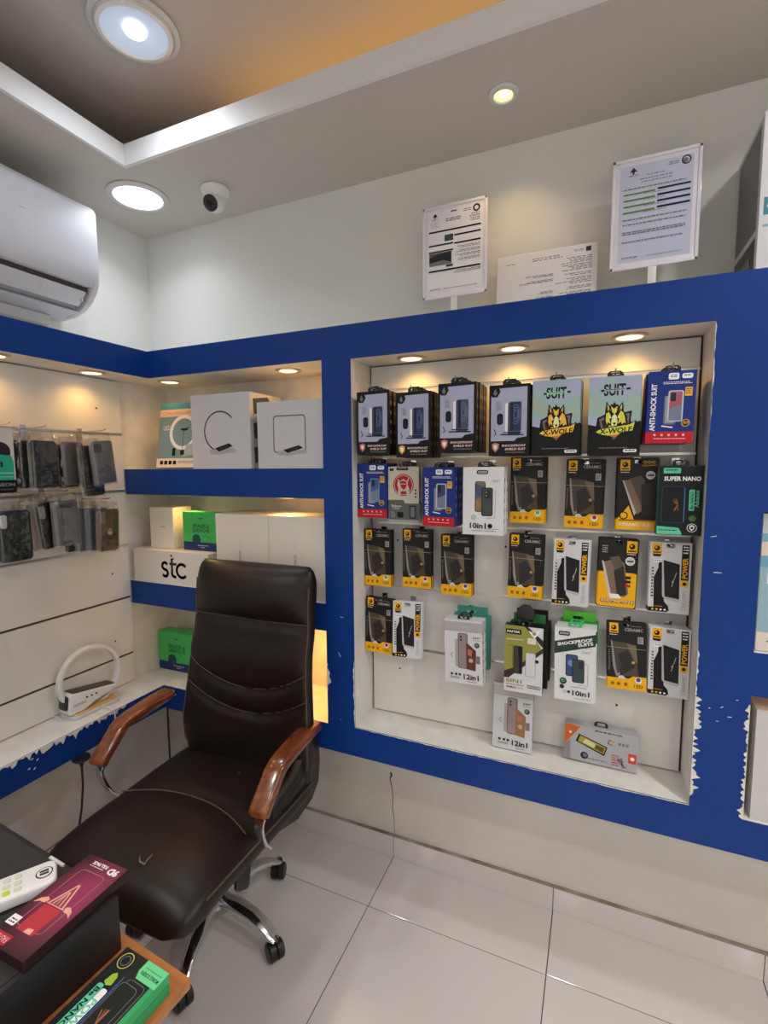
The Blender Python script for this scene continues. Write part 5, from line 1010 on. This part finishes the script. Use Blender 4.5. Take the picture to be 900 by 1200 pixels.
# 9D box on top of the black case
ge = thing('glass_protector_box', 'maroon glass protector box with 9D lettering lying on the black box', 'screen protector', (.728, -.877, BT+.022), (0, 0, math.radians(1)))
MR = ink(42, 16, 22); MB().box(-.050, .050, -.092, .092, -.0195, 0, MR).build('box_body', ge, bevel=.0012, segs=1)
P = Print(.100, .184); 
def maroon():
    m = bpy.data.materials.new('maroon_print'); m.use_nodes = True; nt = m.node_tree; b = nt.nodes['Principled BSDF']; tc = nt.nodes.new('ShaderNodeTexCoord'); gr = nt.nodes.new('ShaderNodeTexGradient'); gr.gradient_type = 'SPHERICAL'; mp = nt.nodes.new('ShaderNodeMapping')
    mp.inputs['Location'].default_value = (0.2, 0, .15); mp.inputs['Scale'].default_value = (12, 12, 9); rp = nt.nodes.new('ShaderNodeValToRGB'); rp.color_ramp.elements[0].color = (.020, .006, .010, 1); rp.color_ramp.elements[1].color = (.30, .03, .11, 1); rp.color_ramp.elements[1].position = .8
    nt.links.new(tc.outputs['Object'], mp.inputs[0]); nt.links.new(mp.outputs[0], gr.inputs[0]); nt.links.new(gr.outputs[0], rp.inputs[0]); nt.links.new(rp.outputs[0], b.inputs['Base Color']); b.inputs['Roughness'].default_value = .3; return m
MRG = maroon(); P.rect(0, 0, 1, 1, MRG)
# v=0 is the near (top) end of the print, v=1 the far end
P.text('9D', .20, .915, .24, W_, hf=.14, bold=.05); P.text('FULL PACK', .57, .935, .38, W_, hf=.07, bold=.05); P.tiny(.42, .895, .76, .91, 1, W_, 3, 1)
P.line([(q[0]/.1+.5, .5-q[1]/.184) for q in rrect(-.030, -.062, .030, .055, .008, 3)], .012, ink(190, 130, 110), closed=True)
EB = ink(235, 170, 150)
P.rr(.30, .17, .70, .43, .02, ink(185, 55, 68)); P.poly([(.36, .17), (.52, .17), (.50, .21), (.38, .22)], EB)
P.line([(.33, .45), (.50, .70), (.66, .45)], .035, EB); P.line([(.42, .46), (.51, .61), (.58, .46)], .028, EB); P.line([(.30, .445), (.70, .445)], .018, EB); P.line([(.50, .46), (.53, .56)], .016, EB)
P.poly([(.30, .47), (.22, .49), (.12, .46), (.06, .40), (.16, .43), (.26, .43)], EB); P.poly([(.70, .47), (.78, .49), (.88, .46), (.94, .40), (.84, .43), (.74, .43)], EB)
P.rr(.78, .17, .98, .26, .01, W_); P.tiny(.81, .19, .95, .24, 2, K, 3, 1); P.rr(.55, .02, .93, .11, .01, ink(170, 40, 60)); P.text('FASTER', .74, .065, .30, ink(245, 200, 200), hf=.09)
o = link('printed_front', P.mesh(), ge); o.rotation_euler = (math.radians(-90), 0, PI)
# white handset remote
re_ = thing('remote_control', 'white keypad remote lying on the black box at the left edge', 'remote control', (.597, -.924, BT+.0022), (0, 0, math.radians(58)))
ra = math.radians(58)
re_.rotation_euler = (0, 0, ra)
m = MB().prism(rrect(-.105, -.031, .105, .031, .014, 5), 0, .022, WHITEP, 'z').build('shell', re_, bevel=.005, segs=3)
o = MB()
for i in range(9):
    for j in range(3):
        x = -.085+i*.0165; y = -.016+j*.016
        o.prism(rrect(x-.0055, y-.0055, x+.0055, y+.0055, .003), .0215, .0235, CREAMP if (i*3+j) % 7 else ink(190, 210, 60), 'z')
o.build('keypad', re_, bevel=.0006, segs=1)
MB().lathe([(0, .0221), (.0135, .0221), (.0135, .0226), (0, .0226)], DG, (.086, 0, 0), n=24).build('logo_disc', re_); MB().lathe([(0, .0227), (.0115, .0227), (.0115, .0230), (0, .0230)], WHITEP, (.086, 0, 0), n=24).build('logo_disc', re_)
for q in ((-.006, -.001), (.001, .006)): MB().box(.086-.007, .086+.007, q[0], q[1], .0231, .0234, DG).build('logo_mark', re_)
